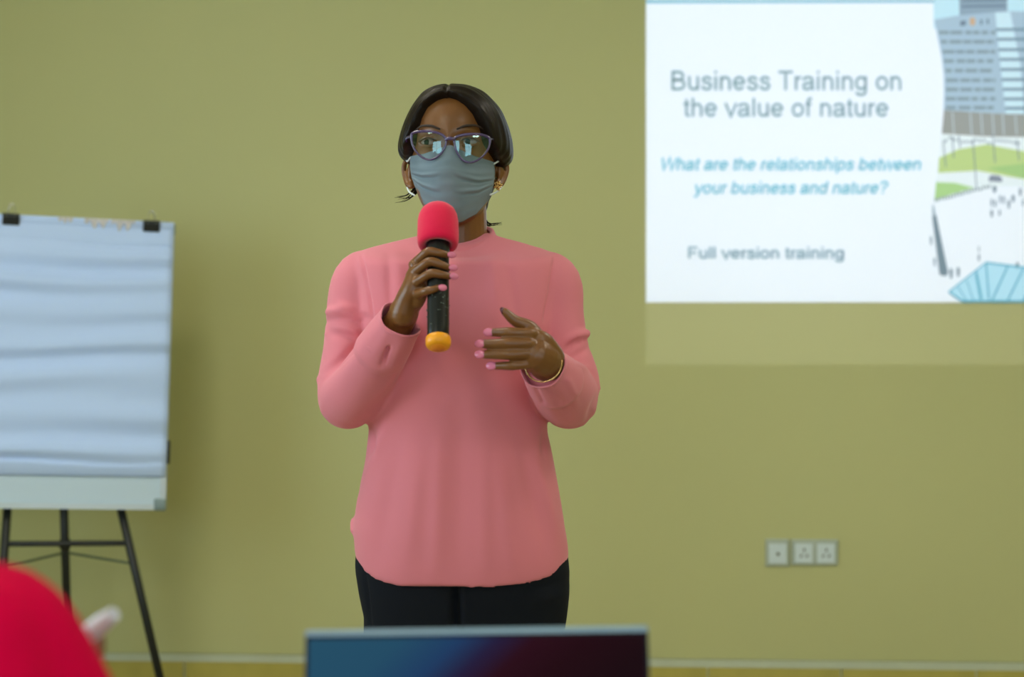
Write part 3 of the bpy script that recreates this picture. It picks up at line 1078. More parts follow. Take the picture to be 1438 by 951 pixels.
# left hand: back of the hand to the viewer, fingers towards the microphone
FL = [((745, 469), (716, 467), (690, 467), .0083, 2.752), ((744, 483), (711, 482.5), (678, 483), .0085, 2.745), ((745, 497), (711, 498), (678, 498), .0083, 2.745), ((750, 511), (720, 513.5), (694, 514), .0074, 2.752)]
handL = []
for b_, m_, t_, r, y in FL:
    handL.append(tube([P(b_[0], b_[1], y), P((b_[0] + m_[0]) / 2, (b_[1] + m_[1]) / 2, y - .006), P(m_[0], m_[1], y - .006), P((m_[0] + t_[0]) / 2, (m_[1] + t_[1]) / 2, y + .001), P(t_[0], t_[1], y + .010)],
                      [r * 1.15, r * 1.05, r * 1.08, r * .95, r * .82], n=14, res=5))
    handL.append(ball(P(b_[0] + 2, b_[1], y + .002), (.010, .009, .009), 14, 10))
handL += [tube([P(772, 508, 2.785), P(762, 500, 2.772), P(752, 492, 2.762), P(742, 489, 2.760)], [(.029, .022), (.0325, .020), (.0345, .016), (.030, .0115)], up=(0, 1, 0), n=22),
          tube([P(757, 478, 2.768), P(744, 460, 2.768), P(724, 451, 2.762), P(709, 438, 2.758)], [.014, .0115, .0095, .0068], n=14)]
bodyparts = [head, neck, torso, armR, foreR, armL, foreL, ear(-1), ear(1)] + handR + handL + [lid(cx, cy, u) for cx, cy in EYES for u in (True, False)]
bv, bn, bf = fuse(bodyparts, 0.0019, 3, 0.5)
body = part('body', (bv, bf), M['skin'], W1)

# nails
def nail(parent, c, dirv, outv, L_, w_, th, m):
    dirv = np.asarray(dirv, float) / np.linalg.norm(dirv)
    outv = np.asarray(outv, float) - dirv * np.dot(outv, dirv)
    outv /= np.linalg.norm(outv)
    sd = np.cross(dirv, outv)
    R_ = np.stack([dirv, sd, outv], 1)
    part('fingernail', ball(c, (L_, w_, th), 14, 8, R_), m, parent, label='dark-tipped thumb nail' if m is M['darknail'] else 'long pink painted nail')


for (b_, m_, t_, r, y) in FL:
    c = P(t_[0] - 4, t_[1] - .3, y + .0065)
    nail(body, c, P(t_[0] - 10, t_[1], y + .011) - P(t_[0], t_[1], y + .006), (0, -1, .15), .0100, .0070, .0032, M['nail'])
nail(body, P(707, 437, 2.7555), P(704, 432, 2.757) - P(712, 441, 2.760), (-.3, -.6, .7), .0075, .005, .0022, M['darknail'])
for q in FR:
    ym = mic_at((q[3] + q[5]) / 2)[1]
    tip = P(q[4] + 0.5, q[5], ym - .0185 * .75 - q[6] * .85 - .0015)
    nail(body, tip, P(q[4] + 5, q[5] + 1, ym - .012) - P(q[4] - 8, q[5], ym - .0185), (.25, -1, .1), .0082, .0056, .0028, M['nail'])
# silver ring on the little finger of the right hand
rc = P(588.5, 412.5, 2.812)
part('finger_ring', tube([P(592, 410, 2.818 + HO), P(594.5, 409.3, 2.816 + HO)], [.0086, .0086], n=18, roundcap=False, res=2), M['silver'], body)
part('ring_stone', ball(P(588, 411.5, 2.806 + HO), (.0045, .004, .0052), 12, 8), M['silver'], body, label='pale oval ring stone')

# eyes, lashes, brows
for cx, cy in EYES:
    e = part('eye', ball(HP(cx, cy, .0835), (.0135, .0072, .0064), 20, 12), M['eye'], body)
    dx = -2
    part('iris', ball(HP(cx + dx, cy - .3, .0875), (.0056, .0046, .0056), 16, 10), M['iris'], e)
    part('eyelash', tube([HP(cx - 14, cy - 0.5, .0885), HP(cx - 7, cy - 4.6, .0930), HP(cx, cy - 6, .0945), HP(cx + 7, cy - 4.6, .0930), HP(cx + 14, cy - 0.5, .0885)], [.0006, .0011, .0012, .0011, .0006], n=6), M['brow'], e)
    s = -1 if cx < 638 else 1
    part('eyebrow', tube([HP(638 + s * 12, 190, .0985), HP(638 + s * 24, 185.5, .0965), HP(638 + s * 38, 185, .0875), HP(638 + s * 48, 190, .076)], [(.0014, .0016), (.0014, .0022), (.0014, .002), (.0008, .0008)], n=8), M['brow'], body)

# ---- hair
HAIRROWS = np.array([  # py, left px, right px, front, back
    [119.0, 632, 642, .004, .006], [120.2, 622, 652, .022, .026], [123, 611, 664, .050, .052], [130, 598, 679, .074, .072], [140, 588, 691, .090, .088], [155, 577, 704, .1025, .102], [175, 567.5, 713, .1085, .112],
    [195, 561.5, 718.5, .1085, .117], [210, 560, 720.5, .104, .117], [220, 563, 720, .085, .115], [228, 570, 716, .055, .112], [236, 577, 708, .020, .108], [250, 588, 698, .002, .100], [270, 597, 687, -.012, .090], [290, 604, 681, -.022, .078], [306, 611, 676, -.03, .065], [314, 622, 664, -.035, .050]])
hr = cat_interp(HAIRROWS, 12)
NS = 240
WIN = [(634, 138), (618, 144), (601, 155.5), (592, 170), (586, 185), (580, 198), (576.5, 212), (573, 228), (568, 245), (570, 330), (712, 330), (712, 245), (703, 228), (698, 212), (692, 197), (685, 180), (676, 165), (664, 153), (650, 144)]


def sd_poly(px, py, poly):
    poly = np.array(poly, float)
    dmin = np.full(px.shape, 1e9)
    inside = np.zeros(px.shape, bool)
    n = len(poly)
    for i in range(n):
        a_, b_ = poly[i], poly[(i + 1) % n]
        dd, _ = segdist(px, py, a_, b_)
        dmin = np.minimum(dmin, dd)
        c_ = ((a_[1] > py) != (b_[1] > py)) & (px < (b_[0] - a_[0]) * (py - a_[1]) / (b_[1] - a_[1] + 1e-9) + a_[0])
        inside ^= c_
    return np.where(inside, -dmin, dmin)


rings, strands = [], []
for r in hr:
    x0, x1 = P(r[1], r[0], YB0)[0], P(r[2], r[0], YB0)[0]
    fr = r[3]
    bk = max(r[4], .004)
    hw = max((x1 - x0) / 2, .003)
    cyy = HYW
    if fr < .02:      # lower rows sit behind the ears
        cyy = HYW + (bk - fr) / 2
        half = (bk + fr) / 2
        cyy = HYW + (bk - fr) / 2
        ring = superring((x0 + x1) / 2, cyy, zpx(r[0]), hw, half, half, NS, 2.4)
    else:
        ring = superring((x0 + x1) / 2, cyy, zpx(r[0]), hw, fr, bk, NS, 2.25)
    rings.append(ring)
v, f = loft(rings)
ppx = CX + v[:, 0] * FPX / YB0
ppy = HOR + (CAMZ - v[:, 2]) * FPX / YB0
sd = sd_poly(ppx, ppy, WIN)
t_ = np.clip((4.0 - sd) / 6.0, 0, 1)
t_ = t_ * t_ * (3 - 2 * t_)
fm = np.clip((HYW + .002 - v[:, 1]) / .012, 0, 1)
k = 1 - 0.24 * t_ * fm
v2 = v.copy()
v2[:, 0] = HX + (v[:, 0] - HX) * k
v2[:, 1] = HYW + (v[:, 1] - HYW) * k
zc = zpx(205)
v2[:, 2] = zc + (v[:, 2] - zc) * (1 - 0.10 * t_ * fm)
# centre parting groove and strand relief
part_d = np.abs(ppx - (634 + (HYW - v[:, 1]) * -10))
topm = np.clip((175 - ppy) / 30, 0, 1) * np.clip((HYW + .06 - v[:, 1]) / .05, 0, 1)
v2[:, 2] -= .004 * np.exp(-(part_d / 2.6) ** 2) * topm
rad = np.hypot(ppx - 638, ppy - 205)
angc = np.arctan2(ppx - 638, 205 - ppy)
st = np.stack([rad * .55 + 40 * 0, (v[:, 1] - HYW) * 420, angc * 2.2], 1)
v2 += 0.0010 * (np.sin(rad * .5 + np.sin(angc * 2) * 2)[:, None] * 0.6 + np.sin((v[:, 1] * 300 + rad * .2))[:, None] * .5) * np.stack([(v[:, 0] - HX), (v[:, 1] - HYW), (v[:, 2] - zc)], 1) / .1 * (1 - t_ * fm)[:, None]
hair = part('hair', (hrot(v2), f), M['hair'], W1)
at = hair.data.attributes.new('strand', 'FLOAT_VECTOR', 'POINT')
at.data.foreach_set('vector', st.ravel())


def wisp(pts, r):
    o = part('hair_wisp', tube(pts, np.linspace(r, .0002, len(pts)), n=6, res=5), M['hair'], hair)
    return o


for i in range(9):
    e = np.array([556 + random.uniform(-2, 10), 281 + random.uniform(-5, 5)])
    a0 = np.array([582 + random.uniform(-2, 3), 264 + random.uniform(-4, 8)])
    wisp([P(a0[0] + 6, a0[1] - 16, 3.075), P(a0[0], a0[1], 3.07), P((a0[0] + e[0]) / 2 + 2, (a0[1] + e[1]) / 2 + 3.5, 3.068), P(e[0], e[1], 3.065)], random.uniform(.0012, .0030))
for i in range(6):
    e = np.array([703 + random.uniform(-3, 3), 313 + random.uniform(-2, 3)])
    wisp([P(676, 296, 3.09), P(684, 313 + random.uniform(-2, 4), 3.085), P(693, 314 + random.uniform(-2, 3), 3.085), P(e[0], e[1], 3.085)], random.uniform(.001, .002))

# ---- face mask
nu, nv = 72, 60
verts, faces = [], []
mtop = lambda s: np.interp(s, [-1, -.6, -.25, -.04, .08, .25, .6, 1], [222, 222.5, 218, 213.5, 213, 218, 226, 231])
mbot = lambda s: np.interp(s, [-1, -.7, -.35, 0, .1, .35, .7, 1], [271, 292, 310, 319, 319.5, 316, 304, 281])
for j in range(nv + 1):
    vv = j / nv
    for i in range(nu + 1):
        s = -1 + 2 * i / nu
        py = mtop(s) + (mbot(s) - mtop(s)) * vv
        half = np.interp(vv, [0, .3, .6, 1], [.0740, .0750, .0725, .064]) * (1.0)
        x = half * s * (1 - 0.08 * (1 - abs(s)) * 0)
        Fc = np.interp(vv, [0, .12, .3, .5, .7, .9, 1], [.108, .118, .124, .119, .112, .1025, .094])
        side = np.interp(vv, [0, .5, 1], [.036, .030, .018])
        q = np.interp(vv, [0, .3, .7, 1], [2.1, 2.15, 2.2, 2.1])
        out = side + (Fc - side) * (1 - abs(s) ** q)
        # pleats: stepped folds, deeper to the sides
        sidew = np.clip((abs(s) - .12) / .5, 0, 1) * np.clip((1.02 - abs(s)) / .2, 0, 1)
        for pv, sg in ((.36, 1), (.60, 1)):
            pvc = pv + (.11 * abs(s) if pv < .5 else .02 * abs(s))
            dd = (vv - pvc) / .055
            out += sg * .0058 * sidew * (np.exp(-((dd + .55) / .6) ** 2) - 1.1 * np.exp(-((dd - .25) / .35) ** 2))
        out += .0006 * math.sin(vv * 40 + s * 4)
        verts.append(hrot(np.array([HX + x, HYW - out, zpx(py)])))
for j in range(nv):
    for i in range(nu):
        a_ = j * (nu + 1) + i
        faces.append((a_, a_ + 1, a_ + nu + 2, a_ + nu + 1))
mask = part('face_mask', (verts, faces), M['mask'], W1)
sol = mask.modifiers.new('s', 'SOLIDIFY')
sol.thickness = .0015
sol.offset = 1
for s in (-1, 1):
    e0 = HP(638 + s * 58.5, 224 if s < 0 else 233, .036)
    part('ear_loop', tube([e0, HP(638 + s * 64, 228, .022), HP(638 + s * 68, 223.5, .006), HP(638 + s * 70, 226, -.012)], .0017, n=8), M['loop'], mask)
    part('ear_loop', tube([HP(638 + s * 53, 276, .034), HP(638 + s * 61, 271, .018), HP(638 + s * 66, 264, .004), HP(638 + s * 68, 258, -.012)], .0017, n=8), M['loop'], mask)

# ---- eyeglasses
gl = link('eyeglasses', None, None, W1)
LZ = [[(197, 380), (203, 362), (240, 351), (300, 350), (360, 362), (392, 384), (399, 415), (385, 456), (350, 496), (305, 514), (260, 500), (222, 462), (202, 420)],
      [(446, 410), (452, 386), (490, 372), (545, 366), (600, 368), (640, 382), (653, 400), (648, 440), (625, 480), (585, 515), (540, 530), (495, 515), (460, 465)]]


def gp(zx, zy, extra=0.0):
    px, py = 530 + zx * .2418, 100 + zy * .2418
    s = (px - 632.5) / 58.0
    out = .119 - .016 * s * s + extra
    y = HYW - out
    return P(px, py, y)


for li, poly in enumerate(LZ):
    ctr = cat_interp(np.array(poly + [poly[0]], float), 6)[:-1]
    pts = np.array([gp(x, y) for x, y in ctr])
    cy = np.mean([y for _, y in poly])
    rad = np.array([[.0017, .0020 if y > cy else .0027] for _, y in ctr])
    part('rim', tube(pts, rad[:, 0] * 0 + np.where(ctr[:, 1] < cy - 20, .0024, .0018), n=10, closed=True, up=(0, 1, 0)), M['specs'], gl)
    c = ctr.mean(0)
    V = [gp(*c, .0025)]
    F = []
    n = len(ctr)
    for rr, ex in ((.35, .0021), (.7, .0012), (1.0, 0.0)):
        V += [gp(*(c + (q - c) * rr), ex) for q in ctr]
    for i in range(n):
        k_ = (i + 1) % n
        F.append((0, 1 + k_, 1 + i))
        for L_ in (0, 1):
            F.append((1 + L_ * n + i, 1 + L_ * n + k_, 1 + (L_ + 1) * n + k_, 1 + (L_ + 1) * n + i))
    part('lens', (V, F), M['lens'], gl)
part('bridge', tube([gp(396, 398, .0), gp(410, 392, .003), gp(422, 391, .0035), gp(436, 393, .003), gp(448, 402, 0)], [.0022, .003, .0032, .003, .0022], n=10), M['specs'], gl)
part('temple_arm', tube([gp(650, 398), HP(638 + 59, 203, .080), HP(638 + 61, 208, .05), HP(638 + 63, 218, .0), HP(638 + 63, 230, -.02)], [.0022, .0022, .002, .002, .0018], n=8), M['specs'], gl)
part('temple_arm', tube([gp(200, 378), HP(638 - 59, 201, .080), HP(638 - 61, 208, .05), HP(638 - 63, 218, .0), HP(638 - 63, 230, -.02)], [.0022, .0022, .002, .002, .0018], n=8), M['specs'], gl)

# ---- earring
er = []
for i in range(14):
    a_ = i * 2.4
    rr = .0018 * math.sqrt(i)
    er.append(ball(HP(700 + math.cos(a_) * rr * 800, 262 + math.sin(a_) * rr * 1000, .014 + random.uniform(-.001, .001)), random.uniform(.0017, .0024), 8, 6))
part('earring', join(er), M['gold'], W1, label='gold crystal cluster earring')

# ---- blouse
BROWS = [(327, 601, 688, .050, .062), (333, 578, 705, .062, .075), (341, 545, 735, .074, .088), (350, 512, 762, .082, .098), (358, 500, 779, .087, .102), (375, 496, 785, .096, .108),
         (400, 499, 784, .107, .112), (430, 502, 781, .118, .112), (470, 507, 777, .127, .108), (510, 512, 772, .127, .103), (560, 516, 768, .120, .100), (600, 517, 769, .117, .100), (650, 511, 778, .119, .105),
         (700, 502, 787, .123, .113), (740, 497, 793, .127, .120), (775, 498, 797, .128, .125), (795, 499, 798, .127, .126), (809, 501, 798, .125, .125)]
rr = cat_interp(np.array(BROWS, float), 5)
rings = []
for y, l, r, f_, b_ in rr:
    cxm = (P(l, y, YB0)[0] + P(r, y, YB0)[0]) / 2
    hw = (r - l) / 2 / FPX * YB0
    ring = superring(cxm, YB0, zpx(y), hw, f_, b_, 96, 2.25)
    if y < 372:
        yr = np.clip((YB0 - ring[:, 1]) / max(f_, .01), 0, 1)
        ring[:, 2] -= .036 * yr * min(1, (372 - y) / 36.0)
    if y > 740:
        s = (ring[:, 0] - cxm) / hw
        hem = 810 - 26 * np.abs(s) ** 7 + 1.5 * np.sin(s * 7)
        yy = 740 + (y - 740) * (hem - 740) / 69.0
        ring[:, 2] = [zpx(q, YB0 - .12 * max(0, 1 - abs(s_) ** 2) * 0) for q, s_ in zip(yy, s)]
    rings.append(ring)
bt = loft(rings)
slR = tube([P(530, 378, 3.03), P(508, 395, 3.03), P(500, 440, 3.025), P(497, 490, 3.015), P(491, 535, 3.0), P(489, 560, 2.985)], [.040, .052, .053, .054, .056, .054], n=28)
slR2 = tube([P(489, 558, 2.985), P(503, 546, 2.95), P(522, 515, 2.905), P(540, 487, 2.868)], [.054, .054, .047, .040], n=28)
slL = tube([P(752, 378, 3.03), P(775, 398, 3.03), P(778, 440, 3.025), P(785, 490, 3.015), P(797, 535, 3.0), P(799, 560, 2.985)], [.040, .052, .053, .053, .056, .054], n=28)
slL2 = tube([P(799, 558, 2.985), P(793, 552, 2.94), P(783, 538, 2.88), P(772, 524, 2.825)], [.054, .055, .050, .042], n=28)
folds = [tube([P(460, 438, 3.0), P(480, 436, 2.975), P(505, 446, 2.968)], [.007, .009, .004], n=10), tube([P(459, 468, 3.0), P(480, 462, 2.975), P(500, 466, 2.965)], [.006, .008, .004], n=10),
         tube([P(826, 468, 3.0), P(808, 474, 2.972), P(790, 486, 2.965)], [.007, .009, .004], n=10), tube([P(828, 500, 3.0), P(812, 504, 2.968), P(796, 512, 2.955)], [.006, .008, .004], n=10),
         tube([P(448, 533, 2.99), P(462, 528, 2.96), P(480, 512, 2.95)], [.007, .008, .004], n=10), tube([P(497, 733, 3.02), P(495, 745, 3.01)], [.008, .006], n=10),
         tube([P(839, 545, 2.99), P(826, 536, 2.945), P(812, 520, 2.93)], [.007, .008, .004], n=10)]
cv, cn, cf = fuse([bt, slR, slR2, slL, slL2] + folds, 0.0038, 10, 0.5)
lines = [((472, 433), (520, 449), 6, -.002), ((470, 425), (515, 438), 6, .002), ((462, 466), (505, 478), 6, -.003), ((452, 532), (512, 476), 6, -.004), ((536, 512), (546, 492), 3.5, -.005),
         ((505, 470), (545, 520), 7, .002), ((528, 560), (575, 500), 6, .002), ((505, 590), (556, 548), 7, -.002), ((820, 474), (792, 490), 5, -.004), ((828, 488), (800, 504), 5, -.003), ((830, 520), (800, 512), 6, .003),
         ((825, 592), (842, 552), 5, -.004), ((795, 540), (812, 575), 6, .002), ((775, 560), (800, 592), 7, -.002),
         ((541, 601), (508, 680), 7, .004), ((528, 604), (503, 690), 8, -.003), ((560, 610), (530, 790), 14, -.003), ((590, 640), (570, 800), 14, .0025), ((750, 642), (782, 752), 9, .004), ((735, 640), (765, 770), 10, -.003),
         ((700, 640), (720, 800), 14, .003), ((645, 560), (645, 800), 16, -.0025), ((617, 620), (612, 800), 12, .0025), ((680, 620), (682, 800), 12, .002),
         ((560, 365), (566, 440), 9, .002), ((545, 360), (548, 430), 6, -.002), ((690, 362), (700, 440), 9, .002), ((712, 362), (724, 440), 7, -.002), ((600, 500), (640, 560), 16, -.003),
         ((779, 361), (772, 410), 2.2, -.003), ((772, 410), (764, 452), 2.2, -.003), ((507, 357), (516, 400), 2.2, -.003), ((516, 400), (524, 448), 2.2, -.003), ((640, 470), (690, 560), 20, .002),
         ((520, 600), (524, 640), 5, -.004), ((766, 604), (764, 640), 5, -.004)]
cv = crease(cv, cn, [(a_, b_, sg_, am_ * 1.5) for a_, b_, sg_, am_ in lines])
blouse = part('blouse', (cv, cf), M['blouse'], W1)


def cuff(a0, a1, r0, r1, up, slits=()):
    """open cuff: outer wall, rolled rim, inner wall"""
    ax = a1 - a0
    L_ = np.linalg.norm(ax)
    ax = ax / L_
    prof = [(0.0, r0 * .96), (.12, r0), (.5, (r0 + r1) / 2 + .001), (.9, r1), (.98, r1 + .0004), (1.0, r1 - .0012), (.97, r1 - .0030), (.6, r1 - .004), (.1, r0 - .012)]
    B = np.cross(ax, up)
    B /= np.linalg.norm(B)
    U = np.cross(B, ax)
    ang = np.linspace(0, 2 * math.pi, 120, endpoint=False)
    rings = []
    prof = [tuple(q) for q in np.vstack([np.linspace(prof[i], prof[i + 1], 9)[:-1] for i in range(len(prof) - 1)] + [np.array(prof[-1:])])]
    for ip, (t__, r) in enumerate(prof):
        wob = 1 + .035 * np.sin(ang * 2 + 1) * t__ + .02 * np.sin(ang * 5) * t__
        rings.append(a0 + ax * L_ * t__ + np.outer(np.cos(ang) * r * wob, B) + np.outer(np.sin(ang) * r * wob, U) + np.outer(.004 * np.sin(ang * 2 + .6) * t__, ax))
        if ip < 30 and slits:
            ppx_, ppy_ = proj(rings[-1])
            rad_ = rings[-1] - (a0 + ax * L_ * t__)
            rad_ /= np.linalg.norm(rad_, axis=1)[:, None]
            for sa, sb, sg_, am_ in slits:
                dd_, _ = segdist(ppx_, ppy_, sa, sb)
                rings[-1] = rings[-1] + rad_ * (am_ * np.exp(-(dd_ / sg_) ** 2) * (rad_[:, 1] < .2))[:, None]
    return loft(rings, False)


cfR = part('cuff', cuff(P(530, 502, 2.888), P(563, 450, 2.835), .0458, .0365, (0, 1, 0), [((537, 511), (545, 491), 3.0, -.012), ((551, 514), (560, 490), 6, .003), ((526, 498), (542, 470), 8, .002)]), M['blouse'], blouse)
cfL = part('cuff', cuff(P(782, 538, 2.858), P(762, 514, 2.788), .0488, .0385, (0, 0, 1), [((798, 535), (806, 552), 5, .003), ((770, 545), (790, 565), 5, -.003), ((752, 545), (762, 565), 3, -.003)]), M['blouse'], blouse)
# collar band
ncx = P(643, 330, 3.04)
rings = []
ang = np.linspace(0, 2 * math.pi, 72, endpoint=False)
for rr_, dz, in ((.0565, 0.000), (.0600, .004), (.0640, .004), (.0665, -.001), (.0735, -.014), (.0795, -.021), (.0805, -.024), (.076, -.0275), (.066, -.032)):
    x = ncx[0] + np.cos(ang) * rr_
    y = 3.045 + np.sin(ang) * rr_ * 1.05
    z = zpx(331) + dz + np.sin(ang) * .022 + np.abs(np.cos(ang)) ** 3 * .006
    rings.append(np.stack([x, y, z], 1))
part('collar', loft(rings, False), M['blouse'], blouse)
# bracelet
part('bracelet', tube([P(764 + 20 * math.cos(q) * .75, 514 + 28 * math.sin(q), 2.792 + .022 * math.cos(q + 1.2)) for q in np.linspace(0, 2 * math.pi, 33)[:-1]], .0013, n=8, closed=True, up=(0, 1, 0)), M['gold'], W1) if False else None
ax = (WL - SL[2]) / np.linalg.norm(WL - SL[2])
u1 = np.cross(ax, (0, 0, 1))
u1 /= np.linalg.norm(u1)
u2 = np.cross(u1, ax)
bc = P(763, 511, 2.777)
part('bracelet', tube([bc + u1 * .0305 * math.cos(q) + u2 * .0305 * math.sin(q) for q in np.linspace(0, 2 * math.pi, 41)[:-1]], np.full(40, .0011), n=8, closed=True, up=ax), M['gold'], W1, label='thin gold bracelet')

# ---- trousers and shoes
TR = [(760, 503, 793, .112, .118), (790, 499, 799, .116, .122), (825, 503, 800, .112, .125), (860, 510, 797, .105, .122), (890, 518, 792, .10, .115), (915, 524, 785, .09, .10)]
tr = cat_interp(np.array(TR, float), 4)
hips = loft([superring((P(l, y, YB0)[0] + P(r, y, YB0)[0]) / 2, YB0, zpx(y), (r - l) / 2 / FPX * YB0, f_, b_, 64, 2.4) for y, l, r, f_, b_ in tr])


def leg(x0, x1, x2, s):
    return tube([P(x0, 850, YB0), P(x0, 920, YB0), P(x1, 1130, YB0 + .005), P(x2, 1340, YB0 + .02), P(x2, 1393, YB0 + .02)], [.084 if s < 0 else .092, .083 if s < 0 else .091, .064, .058, .060], n=32, roundcap=False)


tv, tn, tf = fuse([hips, leg(578, 583, 588, -1), leg(716, 706, 700, 1)], .0055, 6, .5)
tv = crease(tv, tn, [((640, 815), (641, 905), 5, -.022), ((620, 818), (640, 850), 8, -.004), ((512, 800), (521, 880), 2.2, -.004), ((740, 830), (796, 815), 7, -.003), ((760, 845), (792, 835), 6, .003)])
part('trousers', (tv, tf), M['trousers'], W1)
for x in (588, 700):
    c = P(x, 1393, YB0 + .02)
    rings = []
    for t__, hw, top in ((-.105, .012, .03), (-.10, .030, .045), (-.05, .041, .06), (.02, .042, .085), (.07, .034, .10), (.105, .028, .10), (.112, .012, .09)):
        a_ = np.linspace(0, 2 * math.pi, 24, endpoint=False)
        zz = np.clip(np.sin(a_) * top * .55 + top * .5, 0.002, top)
        rings.append(np.stack([c[0] + np.cos(a_) * hw, np.full(24, c[1] - .04 + t__ * 1.1), zz], 1))
    part('shoe', loft(rings), M['shoe'], W1)

# ------------------------------------------------------------------ microphone
mc = thing('microphone', tuple(MB), 'black handheld microphone with red foam windscreen and orange end cap', 'microphone')
LEN = np.linalg.norm(MB - MT)
Bx = np.cross(MA, (0, 1, 0))
Bx /= np.linalg.norm(Bx)
Ux = np.cross(Bx, MA)


def lathe(prof, n=40):
    a_ = np.linspace(0, 2 * math.pi, n, endpoint=False)
    return loft([MT + MA * t__ + np.outer(np.cos(a_) * r, Bx) + np.outer(np.sin(a_) * r, Ux) for t__, r in prof])


def tpos(py):
    return np.linalg.norm(mic_at(py) - MT)


fe = tpos(346)
part('foam_windscreen', lathe([(0, .004), (.0012, .014), (.005, .0225), (.011, .0283), (.020, .0322), (.032, .0342), (fe * .75, .0348), (fe - .008, .0342), (fe - .002, .0322), (fe, .029), (fe - .001, .0215), (fe - .010, .0185)]), M['foam'], mc)
hd = part('handle', lathe([(fe - .02, .018), (fe + .002, .0195), (fe + .012, .0192), (fe + .018, .0182), (LEN - .03, .0178), (LEN - .012, .0176), (LEN - .008, .0165)]), M['handle'], mc)
part('end_cap', lathe([(LEN - .013, .0165), (LEN - .0125, .0195), (LEN - .009, .0205), (LEN - .001, .0205), (LEN + .004, .0185), (LEN + .0058, .0150), (LEN + .0062, .002)]), M['orange'], mc)
part('cap_disc', lathe([(LEN + .005, .0115), (LEN + .0072, .011), (LEN + .0075, .002)]), M['orange2'], mc)
for i in range(48):
    t__ = random.uniform(tpos(418), tpos(462))
    a_ = random.uniform(math.pi * 0, 2 * math.pi)
    c = MT + MA * t__ + (Bx * math.cos(a_) + Ux * math.sin(a_)) * .0179
    part('scuff_mark', ball(c, (random.uniform(.0006, .0018), .0008, random.uniform(.0005, .0014)), 6, 4), M['speck'], hd)

# ------------------------------------------------------------------ table and laptop
YL = 1.68
TZ = 0.70
tb = thing('table', (0.05, 1.78, 0), 'brown wooden table carrying the laptop', 'table')
part('table_top', box((0.05, 1.78, TZ - .0125), (1.5, .60, .025), bev=.006), M['wood'], tb, False)
for sx in (-1, 1):
    for sy in (-1, 1):
        part('leg', box((.05 + sx * .70, 1.78 + sy * .25, (TZ - .025) / 2), (.04, .04, TZ - .025), bev=.004), M['wood'], tb, False)
    part('side_rail', box((.05 + sx * .70, 1.78, TZ - .06), (.025, .5, .07)), M['wood'], tb, False)
lx0, lx1 = P(432, 886, YL + .045)[0], P(914, 884, YL + .045)[0]
lw = lx1 - lx0
lcx = (lx0 + lx1) / 2
hz = TZ + .016
ztopL = P(670, 882, YL + .045)[2]
Hh = ztopL - hz
tilt = math.atan2(.045, Hh)
LH = Hh / math.cos(tilt)
lp = thing('laptop', (lcx, YL, TZ), 'open silver laptop with a dark blue and maroon screen on the table', 'laptop')
part('base', box((lcx, YL - .098, TZ + .008), (lw, .205, .016), bev=.004), M['laptop'], lp, False)
Rl = np.array(Matrix.Rotation(-tilt, 3, 'X') @ Matrix.Rotation(math.radians(-0.8), 3, 'Y'))


def lid_box(x0, x1, z0, z1, y0, y1, bev=0):
    v, f = box(((x0 + x1) / 2, (y0 + y1) / 2, (z0 + z1) / 2), (x1 - x0, y1 - y0, z1 - z0), bev=bev)
    # the lid's top edge rises very slightly to one side
    return np.array([lcx, YL, hz]) + v @ Rl.T, f


lid_o = part('lid', lid_box(-lw / 2, lw / 2, 0, LH, 0.0, .011, .002), M['laptop'], lp, False)
part('bezel', lid_box(-lw / 2 + .0006, lw / 2 - .0006, .004, LH - .006, -.0012, .001), M['bezel'], lid_o, False)


def screen_material():
    m = bpy.data.materials.new('laptop_screen_picture')
    m.use_nodes = True
    nt = m.node_tree
    b = nt.nodes['Principled BSDF']
    b.inputs['Base Color'].default_value = (.006, .004, .006, 1)
    b.inputs['Roughness'].default_value = .7
    b.inputs['Specular IOR Level'].default_value = .02
    tc = nt.nodes.new('ShaderNodeTexCoord')
    sp = nt.nodes.new('ShaderNodeSeparateXYZ')
    nt.links.new(tc.outputs['Object'], sp.inputs[0])
    ma = nt.nodes.new('ShaderNodeMath')
    ma.operation = 'MULTIPLY_ADD'
    ma.inputs[1].default_value = -1.1
    nt.links.new(sp.outputs['Z'], ma.inputs[0])
    nt.links.new(sp.outputs['X'], ma.inputs[2])
    mr = nt.nodes.new('ShaderNodeMapRange')
    mr.inputs['From Min'].default_value = -.39
    mr.inputs['From Max'].default_value = -.02
    nt.links.new(ma.outputs[0], mr.inputs['Value'])
    cr = nt.nodes.new('ShaderNodeValToRGB')
    e = cr.color_ramp.elements
    e[0].position, e[0].color = 0, (*lin((36, 84, 108)), 1)
    e[1].position, e[1].color = 1, (*lin((22, 2, 6)), 1)
    for pos, c in ((.30, (34, 80, 106)), (.46, (28, 62, 102)), (.56, (34, 28, 62)), (.66, (42, 6, 20)), (.80, (32, 2, 10))):
        cr.color_ramp.elements.new(pos).color = (*lin(c), 1)
    nt.links.new(mr.outputs[0], cr.inputs[0])
    nt.links.new(cr.outputs[0], b.inputs['Emission Color'])
    b.inputs['Emission Strength'].default_value = .85 / 2 ** EXPO
    return m


part('screen', lid_box(-lw / 2 + .004, lw / 2 - .004, .012, LH - .009, -.0020, .0), screen_material(), lid_o, False)
kb = mkmesh('key', *box((0, 0, 0), (.0155, .0145, .003)), False)
keys = part('keyboard', box((lcx, YL - .075, TZ + .0165), (lw * .86, .105, .001)), M['bezel'], lp, False)
for r_ in range(5):
    for c_ in range(14):
        o = link('key', kb, M['key'], keys)
        o.location = (-.0185 * 6.5 + c_ * .0185, -.075 - .042 + r_ * .0195, .018)
part('touchpad', box((lcx, YL - .165, TZ + .0163), (.10, .055, .001)), M['bezel'], lp, False)

